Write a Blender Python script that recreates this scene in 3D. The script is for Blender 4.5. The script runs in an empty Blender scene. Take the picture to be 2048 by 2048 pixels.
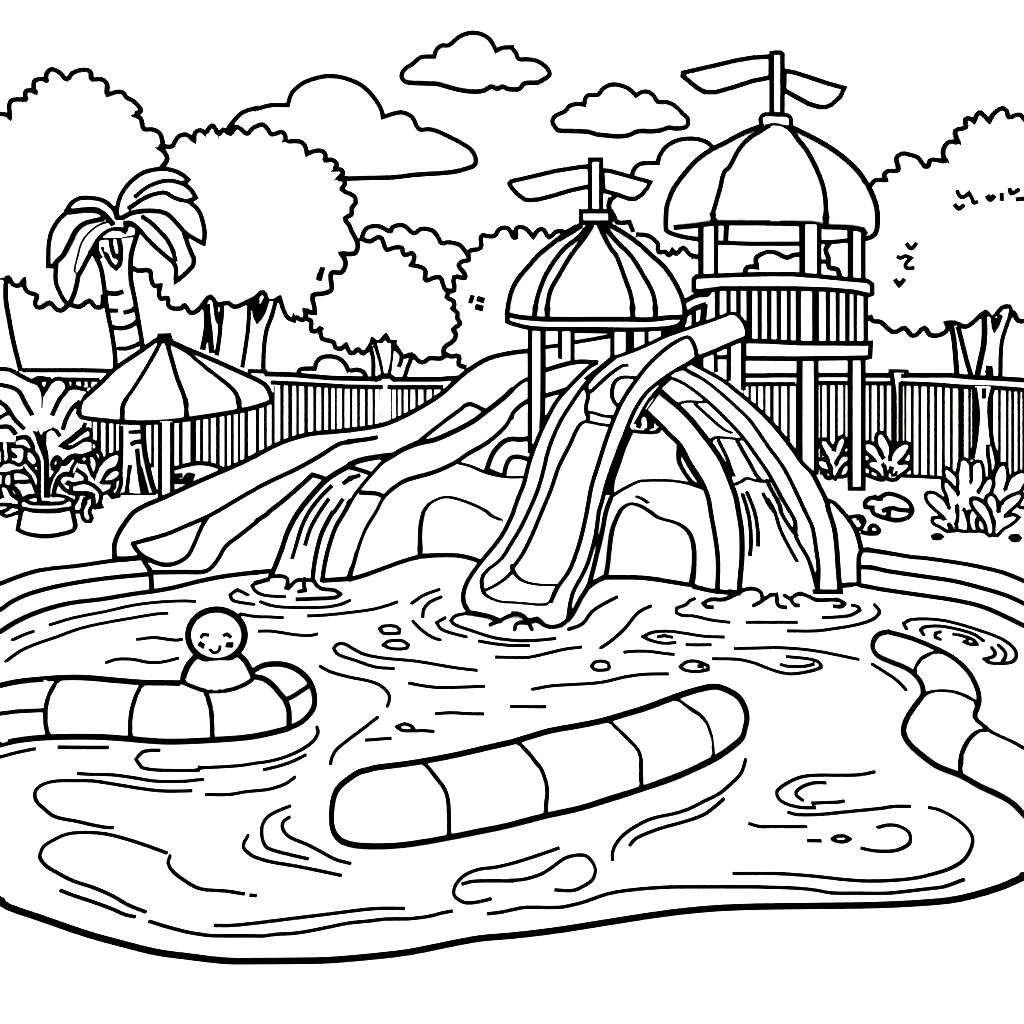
import bpy, math
import numpy as np
from mathutils import Vector
from mathutils.geometry import delaunay_2d_cdt

# ------------------------------------------------------------------ scene basics
scene = bpy.context.scene
COL = scene.collection
F, HY, EYE = 2195.0, 742.0, 1.6          # focal length and horizon in plate units, eye height in metres
LINE_ADD = 1.5
BAR_ADD = 1.05                            # ink beads are a touch wider than drawn (bloom of the white paint)
WATER_Z, RIM_Z, GROUND_Z = 0.0, 0.14, 0.13

def W(px, py, d):
    return Vector(((px - 1024.0) / F * d, d, EYE - (py - HY) / F * d))

def on_plane(px, py, z):
    return W(px, py, (EYE - z) * F / (py - HY))

def mat_white(name, col, rough, scale=6.0):
    m = bpy.data.materials.new(name); m.use_nodes = True
    nt = m.node_tree; b = nt.nodes['Principled BSDF']
    n = nt.nodes.new('ShaderNodeTexNoise'); n.inputs['Scale'].default_value = scale
    r = nt.nodes.new('ShaderNodeValToRGB')
    r.color_ramp.elements[0].color = (col[0]*.97, col[1]*.97, col[2]*.97, 1)
    r.color_ramp.elements[1].color = (*col, 1)
    nt.links.new(n.outputs['Fac'], r.inputs['Fac']); nt.links.new(r.outputs['Color'], b.inputs['Base Color'])
    b.inputs['Roughness'].default_value = rough
    b.inputs['Specular IOR Level'].default_value = 0.0
    return m

WHITE = mat_white('white_paint', (.90, .90, .90), .9)
PAPER = mat_white('white_foliage', (.90, .90, .90), 1.0, 2.0)
GROUND = mat_white('white_paving', (.90, .90, .90), 1.0, 1.0)
WATERM = mat_white('white_water', (.90, .90, .90), .8, 3.0)
INK = bpy.data.materials.new('black_ink'); INK.use_nodes = True
_b = INK.node_tree.nodes['Principled BSDF']
_b.inputs['Base Color'].default_value = (0, 0, 0, 1); _b.inputs['Roughness'].default_value = 1.0
_b.inputs['Specular IOR Level'].default_value = 0.0

# ------------------------------------------------------------------ tracing helpers
TILES = {'P1': (0, 840, 256), 'P2': (1792, 860, 256), 'P3': (1600, 860, 256), 'PX': (0, 0, 1932)}
for c in range(4):
    for r in range(4):
        TILES['%d%d' % (c, r)] = (512*c, 512*r, 512)

def P(s):
    out = []; ox = oy = 0; k = 1
    for t in s.split():
        if t.endswith(':'):
            ox, oy, w = TILES[t[:-1]]; k = w / 1932.0
        else:
            x, y = t.split(','); out.append((ox + float(x)*k, oy + float(y)*k))
    return out

CORNER = [66]
def smooth(pts, closed=False, n=3):
    """Catmull-Rom through the points, keeping sharp corners."""
    m = len(pts)
    if m < 3: return list(pts)
    pts = [Vector((p[0], p[1])) for p in pts]
    def corner_at(i):
        if not closed and (i == 0 or i == m-1): return True
        a = pts[i]-pts[i-1]; b = pts[(i+1) % m]-pts[i]
        if a.length < 1e-6 or b.length < 1e-6: return True
        return math.degrees(a.angle(b)) > CORNER[0]
    cs = [corner_at(i) for i in range(m)]
    out = []
    for i in range(m if closed else m-1):
        p1, p2 = pts[i], pts[(i+1) % m]
        p0 = pts[i-1] if not cs[i] else p1*2-p2
        p3 = pts[(i+2) % m] if not cs[(i+1) % m] else p2*2-p1
        L = (p2-p1).length
        q = n if L > 5 else 1
        # tangents limited by segment length to avoid overshoot
        def tan(a, b, c):
            t = c-a
            l = t.length
            return t/l*L if l > 1e-6 else Vector((0, 0))
        t1 = tan(p0, p1, p2) if not cs[i] else (p2-p1)
        t2 = tan(p1, p2, p3) if not cs[(i+1) % m] else (p2-p1)
        for j in range(q):
            t = j/q
            h = (2*t**3-3*t*t+1)*p1 + (t**3-2*t*t+t)*t1 + (-2*t**3+3*t*t)*p2 + (t**3-t*t)*t2
            out.append((h.x, h.y))
    if not closed: out.append((pts[-1].x, pts[-1].y))
    return out

def grow(pts, g):
    m = len(pts); a = 0
    for i in range(m):
        x0, y0 = pts[i]; x1, y1 = pts[(i+1) % m]; a += x0*y1-x1*y0
    s = 1 if a > 0 else -1
    out = []
    for i in range(m):
        p0 = Vector(pts[i-1]); p1 = Vector(pts[i]); p2 = Vector(pts[(i+1) % m])
        e1 = (p1-p0).normalized() if (p1-p0).length > 1e-6 else Vector((1, 0))
        e2 = (p2-p1).normalized() if (p2-p1).length > 1e-6 else e1
        n1 = Vector((e1.y, -e1.x)); n2 = Vector((e2.y, -e2.x)); n = n1+n2
        if n.length < .3: n = n1
        n.normalize()
        out.append((p1.x+n.x*g*s, p1.y+n.y*g*s))
    return out

def along(axis, *pairs):
    """depth as a piecewise linear function of x or y"""
    ks = [p[0] for p in pairs]; vs = [p[1] for p in pairs]; ai = 0 if axis == 'x' else 1
    return lambda p: float(np.interp(p[ai], ks, vs))

def near_pts(off, *ctrl):
    """depth that follows the waterline under a float: weighted by distance to points on its wet edge"""
    c = [(x, y, (EYE-WATER_Z)*F/(y-HY)-off) for x, y in ctrl]
    def f(p):
        sw = sv = 0
        for x, y, d in c:
            w_ = 1/((p[0]-x)**2+(p[1]-y)**2+900)**1.5; sw += w_; sv += w_*d
        return sv/sw
    return f

def resample(pts, step, closed=False):
    out = []
    m = len(pts)
    for i in range(m if closed else m-1):
        x0, y0 = pts[i]; x1, y1 = pts[(i+1) % m]
        L = math.hypot(x1-x0, y1-y0); k = max(1, int(math.ceil(L/step)))
        for j in range(k):
            out.append((x0+(x1-x0)*j/k, y0+(y1-y0)*j/k))
    if not closed: out.append(pts[-1])
    return out

class Shape:
    """front surface of a solid: outline + depth + bulge profile"""
    def __init__(s, outline, d, th=.06, bulge=None):
        s.o = outline; s.d = d if callable(d) else (lambda p, _d=d: _d)
        s.th = th; s.bulge = bulge
        a = np.array(outline); s.a = a; s.b = np.roll(a, -1, axis=0)
        s.ymin, s.ymax = a[:, 1].min(), a[:, 1].max()
    def dist(s, p):
        p = np.array(p); ab = s.b-s.a; t = ((p-s.a)*ab).sum(1)/np.maximum((ab*ab).sum(1), 1e-9)
        t = np.clip(t, 0, 1)[:, None]; q = s.a+ab*t
        return float(np.sqrt(((p-q)**2).sum(1).min()))
    def inside(s, p):
        x, y = p; a, b = s.a, s.b
        c = ((a[:, 1] > y) != (b[:, 1] > y))
        dy = np.where(np.abs(b[:, 1]-a[:, 1]) < 1e-9, 1e-9, b[:, 1]-a[:, 1])
        xi = a[:, 0]+(y-a[:, 1])*(b[:, 0]-a[:, 0])/dy
        return bool((c & (x < xi)).sum() % 2)
    def bul(s, p):
        if not s.bulge: return 0.0
        kind, amt = s.bulge[0], s.bulge[1]
        if kind == 'round':
            R = s.bulge[2]
            if not s.inside(p): return 0.0
            t = min(1.0, max(0.0, s.dist(p)-7)/R)
            return amt*math.sqrt(max(0, 1-(1-t)**2))
        y = min(max(p[1], s.ymin+1.5), s.ymax-1.5); a, b = s.a, s.b      # revolve
        c = ((a[:, 1] > y) != (b[:, 1] > y))
        if not c.any(): return 0.0
        dy = (b[c, 1]-a[c, 1]); xi = a[c, 0]+(y-a[c, 1])*(b[c, 0]-a[c, 0])/dy
        x0, x1 = xi.min()+5, xi.max()-5
        if p[0] <= x0 or p[0] >= x1: return 0.0
        h = (x1-x0)/2; u = (p[0]-(x0+x1)/2)
        return amt*math.sqrt(max(0, h*h-u*u))*s.d(p)/F*math.sqrt(min(1.0, max(0.0, s.dist(p)-7)/10.0)) if s.inside(p) else 0.0
    def front(s, p, eps=0.0):
        return s.d(p)-s.th/2-s.bul(p)-eps
    def back(s, p):
        return s.d(p)+s.th/2+s.bul(p)

class MB:
    def __init__(s): s.v = []; s.f = []; s.m = []
    def patch(s, sh, grid=26, mi=0):
        o = []
        for p in sh.o:
            if not o or math.hypot(p[0]-o[-1][0], p[1]-o[-1][1]) > .6: o.append(p)
        if math.hypot(o[0][0]-o[-1][0], o[0][1]-o[-1][1]) < .6: o.pop()
        vs = [Vector(p) for p in o]; n = len(vs)
        es = [(i, (i+1) % n) for i in range(n)]
        xs = [p[0] for p in o]; ys = [p[1] for p in o]
        if grid:
            y = min(ys)+grid/2; row = 0
            while y < max(ys):
                x = min(xs)+(grid/2 if row % 2 else grid)
                while x < max(xs):
                    if sh.inside((x, y)) and sh.dist((x, y)) > grid*.35: vs.append(Vector((x, y)))
                    x += grid
                y += grid; row += 1
            if sh.bulge:                       # extra ring near the border keeps the roundness
                for g in (7, 13):
                    for p in grow(resample(o, 14, True), -g):
                        if sh.inside(p) and sh.dist(p) > g*.7: vs.append(Vector(p))
        V, E, T, *_ = delaunay_2d_cdt(vs, es, [list(range(n))], 1, 1e-4)
        pts = [(v.x, v.y) for v in V]
        b0 = len(s.v)
        for p in pts: s.v.append(W(p[0], p[1], sh.front(p)))
        b1 = len(s.v)
        for p in pts: s.v.append(W(p[0], p[1], sh.back(p)))
        cnt = {}
        for t in T:
            t = list(t)
            s.f.append([b0+i for i in t]); s.m.append(mi)
            s.f.append([b1+i for i in reversed(t)]); s.m.append(mi)
            for i in range(len(t)):
                e = (t[i], t[(i+1) % len(t)]); k = (min(e), max(e)); cnt.setdefault(k, []).append(e)
        for k, es_ in cnt.items():
            if len(es_) == 1:
                a, b = es_[0]
                s.f.append([b0+b, b0+a, b1+a, b1+b]); s.m.append(mi)
    def tube3(s, pts, rad, mi=1, sides=8, closed=False):
        eye = Vector((0, 0, EYE))
        q = [pts[0]]
        for p in pts[1:]:
            if (p-q[-1]).length > 1e-4: q.append(p)
        if closed and (q[0]-q[-1]).length < 1e-4: q.pop()
        pts = q; n = len(pts)
        if n < 2: return
        if not isinstance(rad, (list, tuple)): rad = [rad]*n
        base = len(s.v); prev = None
        for i, p in enumerate(pts):
            a = pts[i-1] if (i > 0 or closed) else None
            c = pts[(i+1) % n] if (i < n-1 or closed) else None
            t1 = (p-a).normalized() if a is not None else None
            t2 = (c-p).normalized() if c is not None else None
            k = 1.0
            if t1 is None: t = t2
            elif t2 is None: t = t1
            else:
                t = t1+t2
                if t.length < .2: t = t1.copy()
                else:
                    k = min(1.5, 2.0/max(t.length, .3))
                t.normalize()
            vd = (p-eye).normalized()
            n1 = t.cross(vd)
            if n1.length < .02: n1 = t.cross(Vector((0, 0, 1)))
            n1.normalize(); n2 = t.cross(n1).normalized()
            r = rad[min(i, len(rad)-1)]
            ext = Vector((0, 0, 0))
            if not closed and i == 0: ext = -t*r*.5
            if not closed and i == n-1: ext = t*r*.5
            for j in range(sides):
                an = 2*math.pi*j/sides
                s.v.append(p+ext+n1*(math.cos(an)*r*k)+n2*(math.sin(an)*r))
        for i in range(n if closed else n-1):
            i2 = (i+1) % n
            for j in range(sides):
                j2 = (j+1) % sides
                s.f.append([base+i*sides+j, base+i*sides+j2, base+i2*sides+j2, base+i2*sides+j]); s.m.append(mi)
        if not closed:
            s.f.append([base+j for j in range(sides)]); s.m.append(mi)
            s.f.append([base+(n-1)*sides+j for j in reversed(range(sides))]); s.m.append(mi)
    def line(s, pts, sh, w=4.2, eps=0.0, closed=False):
        pts = resample(pts, 14, closed)
        q = []; r = []
        for p in pts:
            d = sh.front(p, eps); q.append(W(p[0], p[1], d)); r.append((w+LINE_ADD)*d/F)
        s.tube3(q, r, closed=closed)
    def box(s, x0, y0, x1, y1, d, th, mi=0):
        b = len(s.v)
        dx = W(0, 0, d)
        for dd in (0, th):
            for (x, y) in ((x0, y0), (x1, y0), (x1, y1), (x0, y1)):
                s.v.append(W(x, y, d)+Vector((0, dd, 0)))
        for f in ((0, 1, 2, 3), (7, 6, 5, 4), (0, 4, 5, 1), (1, 5, 6, 2), (2, 6, 7, 3), (3, 7, 4, 0)):
            s.f.append([b+i for i in f]); s.m.append(mi)
    def build(s, name, parent=None, white=None):
        me = bpy.data.meshes.new(name)
        off = parent.matrix_world_loc if False else Vector((0, 0, 0))
        if parent is not None: off = Vector(parent['_o']) if '_o' in parent else Vector((0, 0, 0))
        me.from_pydata([tuple(v-off) for v in s.v], [], s.f)
        me.materials.append(white or WHITE); me.materials.append(INK)
        me.polygons.foreach_set('material_index', s.m)
        me.update()
        ob = bpy.data.objects.new(name, me); COL.objects.link(ob)
        if parent is not None:
            ob.parent = parent
            OFFS[ob.name] = off
        return ob
OFFS = {}

def thing(name, label, cat, base, group=None):
    """Empty at the thing's base (base = plate x, plate y, depth)"""
    o = bpy.data.objects.new(name, None); COL.objects.link(o)
    loc = W(*base); o.location = loc; o['_o'] = tuple(loc)
    o['label'] = label; o['category'] = cat
    if group: o['group'] = group
    return o

def tag(o, label=None, cat=None, group=None, kind=None):
    if label: o['label'] = label
    if cat: o['category'] = cat
    if group: o['group'] = group
    if kind: o['kind'] = kind
    return o

def part(name, parent, outline, d, th=.06, bulge=None, edge=4.2, lines=(), lw=4.2, sm=True, white=None,
         grid=26, g=0, edges=None, smlines=True, skirt=None, eps=0.0):
    """one part: a white solid traced from its outline, with its black edge beads and surface lines"""
    o = P(outline) if isinstance(outline, str) else outline
    if sm: o = smooth(o, True)
    if g: o = grow(o, g)
    sh = Shape(o, d, th, bulge); mb = MB(); mb.patch(sh, grid if (bulge or callable(d)) else 0)
    if skirt:                                  # carry the wall down below the water
        k = smooth(P(skirt)); mb.patch(Shape(k+[(x, y+26) for x, y in reversed(k)], d, th), 0)
    if edges is None:
        if edge: mb.line(o, sh, edge, eps, closed=True)
    else:
        for e in edges: addl(mb, sh, e, edge or lw, smlines, eps)
    for e in lines: addl(mb, sh, e, lw, smlines, eps)
    return mb.build(name, parent, white), sh

def addl(mb, sh, e, w, smooth_it=True, eps=0.0):
    if isinstance(e, tuple): e, w = e
    p = P(e)
    if smooth_it: p = smooth(p)
    mb.line(p, sh, w, eps)

# ------------------------------------------------------------------ camera, light, sky
cam = bpy.data.cameras.new('camera'); cam.sensor_width = 36; cam.lens = 36*F/2048
cam.shift_y = -(1024-HY)/2048; cam.clip_end = 2000; cam.clip_start = .05
co = bpy.data.objects.new('camera', cam); COL.objects.link(co)
co.location = (0, 0, EYE); co.rotation_euler = (math.pi/2, 0, 0); scene.camera = co

EL, AZ = math.radians(50), math.radians(200)
w = bpy.data.worlds.new('World'); scene.world = w; w.use_nodes = True
sky = w.node_tree.nodes.new('ShaderNodeTexSky'); sky.sky_type = 'NISHITA'; sky.sun_disc = False
sky.sun_elevation = EL; sky.sun_rotation = AZ; sky.air_density = 1.0; sky.dust_density = 1.0; sky.ozone_density = 1.0
hsv = w.node_tree.nodes.new('ShaderNodeHueSaturation'); hsv.inputs['Saturation'].default_value = .12   # milky overcast
w.node_tree.links.new(sky.outputs['Color'], hsv.inputs['Color'])
w.node_tree.links.new(hsv.outputs['Color'], w.node_tree.nodes['Background'].inputs['Color'])
w.node_tree.nodes['Background'].inputs['Strength'].default_value = .15
sl = bpy.data.lights.new('sun', 'SUN'); sl.energy = 1.0; sl.angle = math.radians(20); sl.color = (1, .985, .965)
so = bpy.data.objects.new('sun', sl); COL.objects.link(so)
sd = Vector((math.sin(AZ)*math.cos(EL), math.cos(AZ)*math.cos(EL), math.sin(EL)))
so.rotation_euler = sd.to_track_quat('Z', 'Y').to_euler(); so.location = (0, 0, 30)
vs_ = scene.view_settings; scene.display_settings.display_device = 'sRGB'
vs_.view_transform = 'Standard'; vs_.look = 'None'; vs_.exposure = 3.3; vs_.gamma = 1.0; vs_.use_curve_mapping = False
scene.cycles.max_bounces = 8; scene.cycles.diffuse_bounces = 6
# ================================================================== THE SETTING
# pool shoreline (plate points on the water plane), back edge left to right, then the sides, then the near rim
back = smooth(P("02: 0,905 120,830 300,750 520,690 760,660 1000,620 1150,600 1300,575 1500,525 1700,485 1932,458 12: 100,505 495,520 700,510 950,430 1100,375 1230,340 1330,330 1500,328 1600,345 1690,372 22: 300,430 700,490 1000,500 1300,545 1500,595 1700,610 32: 200,605 370,600 690,555 860,585 1200,635 1400,665 1600,710 1750,770 1932,860"))
near = smooth(P("33: 1932,820 1750,900 1450,985 1200,1015 800,1035 450,1040 0,1045 23: 1600,1055 1300,1080 1000,1120 560,1190 300,1230 0,1265 13: 1700,1285 1500,1320 1150,1390 850,1425 550,1450 350,1455 0,1457 03: 1700,1455 1400,1420 1180,1390 900,1320 680,1260 500,1200 300,1130 80,1055 0,1010"))
shore = [on_plane(p[0], p[1], WATER_Z) for p in back]
shore += [Vector((x, y, 0)) for x, y in ((3.75, 6.2), (3.95, 5.4), (3.75, 4.6), (3.1, 3.9), (2.2, 3.4))]
shore += [on_plane(p[0], p[1], RIM_Z) for p in near]
shore += [Vector((x, y, 0)) for x, y in ((-2.0, 3.4), (-3.0, 4.0), (-3.7, 4.7), (-3.9, 5.4), (-3.6, 6.1))]
S2 = [(p.x, p.y) for p in shore]

def flat_poly(mb, pts, z, mi=0, step=None):
    V, E, T, *_ = delaunay_2d_cdt([Vector(p) for p in pts], [(i, (i+1) % len(pts)) for i in range(len(pts))], [list(range(len(pts)))], 1, 1e-5)
    b = len(mb.v)
    for v in V: mb.v.append(Vector((v.x, v.y, z)))
    for t in T: mb.f.append([b+i for i in t]); mb.m.append(mi)

def outward(pts, g):
    return grow(pts, g)

def ink_plane(mb, s, z, w, closed=False, sm=True):
    p = P(s) if isinstance(s, str) else s
    if sm: p = smooth(p)
    p = resample(p, 10)
    q = []; r = []
    for a in p:
        d = (EYE-z)*F/(a[1]-HY); rr = (w+LINE_ADD)*d/F
        v = on_plane(a[0], a[1], z+rr*.8); q.append(v); r.append((w+LINE_ADD)*v.y/F)
    mb.tube3(q, r, closed=closed)

# ground: one sheet to the horizon with the pool cut out of it
g = MB(); n = len(S2); cx, cy = 0.0, 6.0
inner = grow(S2, .02)
pv = [Vector(p) for p in inner]
for R in (7.0, 9.0, 14.0, 40.0, 150.0, 600.0):
    for i in range(48): pv.append(Vector((cx+R*math.cos(i*math.pi/24), cy+R*math.sin(i*math.pi/24))))
V, E, T, *_ = delaunay_2d_cdt(pv, [(i, (i+1) % n) for i in range(n)], [], 0, 1e-6)
hole = Shape(inner, 1)
for v in V: g.v.append(Vector((v.x, v.y, GROUND_Z)))
for t in T:
    c_ = (V[t[0]]+V[t[1]]+V[t[2]])/3
    if not hole.inside((c_.x, c_.y)): g.f.append(list(t)); g.m.append(0)
for e in ("31: 735,1650 850,1690", "31: 1010,1660 1150,1665 1320,1675"):
    ink_plane(g, e, GROUND_Z, 3.6)
tag(g.build('ground', None, GROUND), kind='structure')

# water with its drawn ripples
wmb = MB()
flat_poly(wmb, S2, WATER_Z)
RIP = """02: 380,850 550,800 800,750 1000,705 1200,680 1380,672 1470,675
02: 95,965 170,930 248,902
02: 45,1125 150,1050 260,1000 420,945 600,880 800,835 1000,800 1180,770 1265,765
02: 1035,962 1160,948 1260,960 1330,968 1370,962
02: 805,1135 880,1112 1000,1112 1120,1135 1210,1135 1340,1105
02: 1815,770 1932,790 12: 90,792 200,798
02: 1870,625 1790,592 1735,625 1755,665 1830,685 1915,698
02: 1932,535 1900,555 1932,600 12: 70,630 218,640
12: 35,678 110,705 230,720 500,720 630,700 705,668
12: 390,785 530,778 700,760 880,735 990,705 1062,680
12: 20,900 120,900 250,920 330,930 410,932 458,922
12: 1175,688 1260,630 1380,585
12: 1258,790 1265,735 1310,680 1395,642
12: 1185,825 1250,890 1330,945 1388,965
12: 1425,798 1362,835 1400,885 1480,915 1585,942
12: 1590,765 1500,785 1470,820 1500,850 1640,900 1800,950 1932,968 22: 90,972 200,968 325,955
12: 1685,975 1800,995 1932,1008 22: 130,1008
12: 1810,1095 1932,1098 22: 120,1098 250,1070 400,1035 520,1020
12: 955,905 930,880 960,862 1050,862 1085,885 1080,915 970,918 940,895
12: 962,1000 1000,975 1100,972 1150,1000 1130,1030 1020,1030 960,1005
12: 1665,1195 1500,1175 1200,1125 980,1105 820,1075 730,1030 665,995 610,1000 585,1030 620,1075 750,1120 900,1170 1040,1182
12: 485,1165 560,1205 700,1245 850,1275 940,1310 1000,1370 1005,1420 990,1465
12: 1158,1292 1250,1310 1380,1325 1550,1322 1725,1316
12: 1355,1522 1480,1515 1600,1522 1718,1524
12: 1062,1620 1120,1600 1180,1620 1195,1650 1110,1650 1068,1628
12: 1200,1652 1260,1650 1340,1656
12: 828,1722 920,1715 1018,1708
12: 915,1550 800,1640 680,1730 600,1800 570,1860 562,1900
12: 460,1625 468,1665 430,1730 330,1800 200,1855 80,1885 0,1895 02: 1800,1915 1500,1932 03: 1500,18 1300,18 1180,15 1080,0 02: 1060,1915 1025,1865 1070,1815 1130,1800 1200,1800
12: 370,1835 280,1880 180,1915 60,1945
13: 290,70 220,120 100,160 0,172 03: 1850,180 1730,200 1555,200
22: 430,885 530,845 600,755 680,700 790,642
22: 670,1025 750,970 850,880 930,780 980,740 1045,710
22: 1375,655 1340,670 1310,700 1240,725 1240,760 1290,782 1370,785 1500,815 1640,833
22: 1770,833 1932,833 32: 218,833
22: 1230,985 1150,992 1050,970 985,940 1060,908 1180,900 1300,915 1450,938 1600,944
22: 1105,942 1150,935 1205,945
22: 1315,1002 1400,1003 1500,1002
22: 850,1058 900,1052 1030,1052 1130,1065 1220,1075
22: 1680,1030 1820,1028 1932,1025 32: 100,1025 250,1035 400,1055 550,1085 680,1112
22: 1515,1108 1700,1112 1830,1140 1932,1180 32: 100,1212 180,1222 300,1205 395,1175 400,1155 370,1125 280,1105 140,1092
32: 100,1152 150,1165 270,1165 340,1150
22: 155,1338 300,1312 500,1300 680,1285 850,1245 1000,1225 1178,1222
12: 1920,1468 1932,1468 22: 200,1470 255,1470
22: 600,1162 630,1130 720,1135 735,1170 715,1190 630,1192 600,1165
22: 1270,1165 1320,1130 1400,1128 1480,1160 1480,1190 1400,1205 1310,1195 1270,1170
22: 1405,1165 1440,1165
32: 150,898 360,898 500,880 650,855 780,815 835,770 838,740 805,700
32: 635,705 680,715 695,740 620,780 520,793 415,797
32: 1045,880 1022,840 1080,812 1250,810 1400,835 1600,895 1760,955 1850,1020 1875,1080 1850,1125 1790,1142 1680,1140 1630,1110 1700,1090 1715,1060 1690,1025
32: 1740,1005 1790,1055 1790,1095 1770,1125
32: 1175,925 1150,890 1180,868 1300,862 1450,890 1560,925 1625,970
32: 1298,905 1262,915 1262,945 1298,960
32: 1400,922 1470,935 1550,965 1580,998 1530,1000 1480,980 1500,975
32: 790,1150 870,1200 960,1260 1010,1305 1040,1340
02: 0,1850 130,1815 262,1788
02: 445,1775 630,1777 812,1777
03: 590,42 680,48 850,52 1000,72 1180,100 1400,100 1470,92 1535,86
03: 1445,172 1300,175 1180,170 1000,145 850,120 700,98 560,96 430,98 330,120 275,160 262,200 275,250 330,305 400,360 480,385 560,398 700,430 800,448 850,450
03: 1255,640 1120,590 950,535 800,498 640,486 500,500 400,545 330,590 305,640 300,675 350,740 450,800 560,855 700,900 850,965 960,1030 1095,1085
03: 460,925 550,960 700,1010 850,1065 940,1105 1015,1122
03: 1130,1158 1250,1195 1400,1235 1500,1253 1600,1265 1932,1267 13: 50,1268 150,1255 280,1248 400,1230 550,1200 700,1170 850,1155 980,1140 1150,1138 1300,1120 1400,1095 1478,1080
03: 1620,1188 1750,1188 1932,1170 13: 0,1170 200,1145 400,1120 600,1095 800,1070 920,1060 1120,1060
03: 1282,665 1268,715 1300,775 1380,840 1480,900 1560,920 1700,928 1840,950
03: 1890,960 1930,963
03: 1870,510 1835,590 1880,645 1932,675 13: 120,710 300,740 500,780 640,810
13: 255,288 150,330 80,375 45,440 45,520 60,570 90,605 200,640 390,685
13: 250,372 210,400 197,440 220,490 270,530 370,570 470,620 600,690 710,720
22: 1762,1870 1745,1932 23: 1720,50 1640,130 1560,195 1450,250 1330,310 1220,345 1060,380 950,430 840,505 780,580 758,640 758,690
23: 1595,235 1520,300 1440,355 1300,405 1120,455 1000,500 930,535 890,580
23: 350,605 250,640 130,680 0,720 13: 1800,750 1680,765 1580,805 1520,860 1495,910 1495,960 1540,1000 1590,1018 1680,1010 1770,988
13: 1560,875 1620,858 1700,852 1932,852 23: 0,850 100,838 220,800 300,750 390,685 460,662 550,660 600,700 627,755 625,800 600,850 540,890 470,922 400,925 325,920
13: 1750,1100 1850,1088 1932,1070 23: 100,1052 350,1052 450,1035 560,1005 720,950 900,920 1150,900 1400,897 1850,897 1932,900 33: 130,903 280,912 380,925 480,943 700,945 900,945 1050,930 1200,912 1330,895 1475,842
23: 1670,796 1932,796 33: 60,796 250,808 400,822 560,840 720,852 900,850 1100,832 1250,798 1380,755 1480,690 1530,610 1545,550 1535,500 1480,430 1390,365 1290,315 1215,298
33: 1070,290 950,290 850,305 700,320 550,335 400,350 220,352 155,335
33: 800,30 700,50 580,55 350,55 240,70 150,110 90,150 65,185 90,240 150,275 250,298 355,300
33: 435,112 350,112 270,135 215,175 215,205 260,242
33: 335,265 450,260 520,258 570,250
23: 1792,420 1870,442 1932,442 33: 290,442
33: 300,548 398,550
33: 485,535 520,515 580,515 620,535 580,555 520,555 487,538
33: 830,448 910,430 990,440 1060,480 1075,520 1065,570 1000,610 930,627 800,625 705,605"""
for l in RIP.split('\n'): ink_plane(wmb, l, WATER_Z, 3.0)
SPL = """12: 130,485 200,485 235,505 235,550 225,570 250,570 300,520 360,512 410,515
12: 365,505 362,560 375,590 325,600
12: 430,510 460,555 500,580 590,590 640,620 600,645 420,655 305,660
12: 1600,765 1640,760 1750,785 1840,820 1770,850
12: 1840,820 1932,775 22: 50,770 95,790 120,830 150,885
22: 20,885 30,850 60,835 110,835 150,815 200,812 260,860 340,862 420,815 450,780
22: 1700,615 1600,660 1500,660 1440,690 1470,715 1515,718
22: 1700,615 1760,585 1830,580 1880,610 1890,670 1825,705
22: 1890,665 1932,640 32: 20,625 68,625 70,690 90,712 135,720
32: 125,630 170,660 200,700 235,705
32: 170,655 230,618 290,630 370,665 520,662 580,690 560,712 495,712"""
for l in SPL.split('\n'): ink_plane(wmb, l, .1, 3.6)      # foam stands a little proud of the water
# shoreline ink where walls meet the water
for l in ("02: 0,905 120,830 300,750 520,690 760,660 1000,620 1150,600 1300,575 1500,525 1700,485 1932,458", "12: 0,535 100,505 130,490",
          "12: 500,522 700,510 950,430 1100,375 1230,340 1330,330 1500,328 1600,345 1690,372",
          "22: 700,490 1000,500 1300,545 1500,595 1700,610", "32: 350,602 555,602", "32: 555,552 620,550 700,555 860,585 1200,635 1400,665 1600,710 1750,770 1932,860"):
    ink_plane(wmb, l, WATER_Z, 4.3)
tag(wmb.build('pool_water', None, WATERM), kind='structure')

# pool wall and coping
c = MB(); m = len(S2)
full = grow(S2, .62); out = []
for (x, y), (u, v) in zip(S2, full):
    t = min(1, max(.08, (y-4.0)/1.2)); out.append((x+(u-x)*t, y+(v-y)*t))
lo = len(c.v)
for (x, y) in S2: c.v.append(Vector((x, y, -.05)))
for (x, y) in S2: c.v.append(Vector((x, y, RIM_Z)))
for (x, y) in out: c.v.append(Vector((x, y, RIM_Z)))
for (x, y) in out: c.v.append(Vector((x, y, GROUND_Z)))
for k in range(3):
    for i in range(m):
        j = (i+1) % m
        c.f.append([k*m+i, k*m+j, (k+1)*m+j, (k+1)*m+i]); c.m.append(0)
for l in ("02: -10,545 130,490 300,440 600,405 840,370 1070,350", "02: 0,740 100,670 240,610 480,550 800,500 1130,468",
          "32: 700,290 760,285 1080,340 1180,348 1500,395 1750,450 1850,485 1940,525",
          "32: 690,415 790,420 900,445 1200,490 1400,520 1600,570 1800,630 1932,690"):
    ink_plane(c, l, RIM_Z, 4.2)
ink_plane(c, list(reversed(near)), RIM_Z, 5.7, sm=False)
nb = len(back)
right = [on_plane(back[-1][0], back[-1][1], 0)]+shore[nb:nb+5]+[shore[nb+5]]
left = [shore[-6]]+shore[-5:]+[on_plane(back[0][0], back[0][1], 0)]
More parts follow.
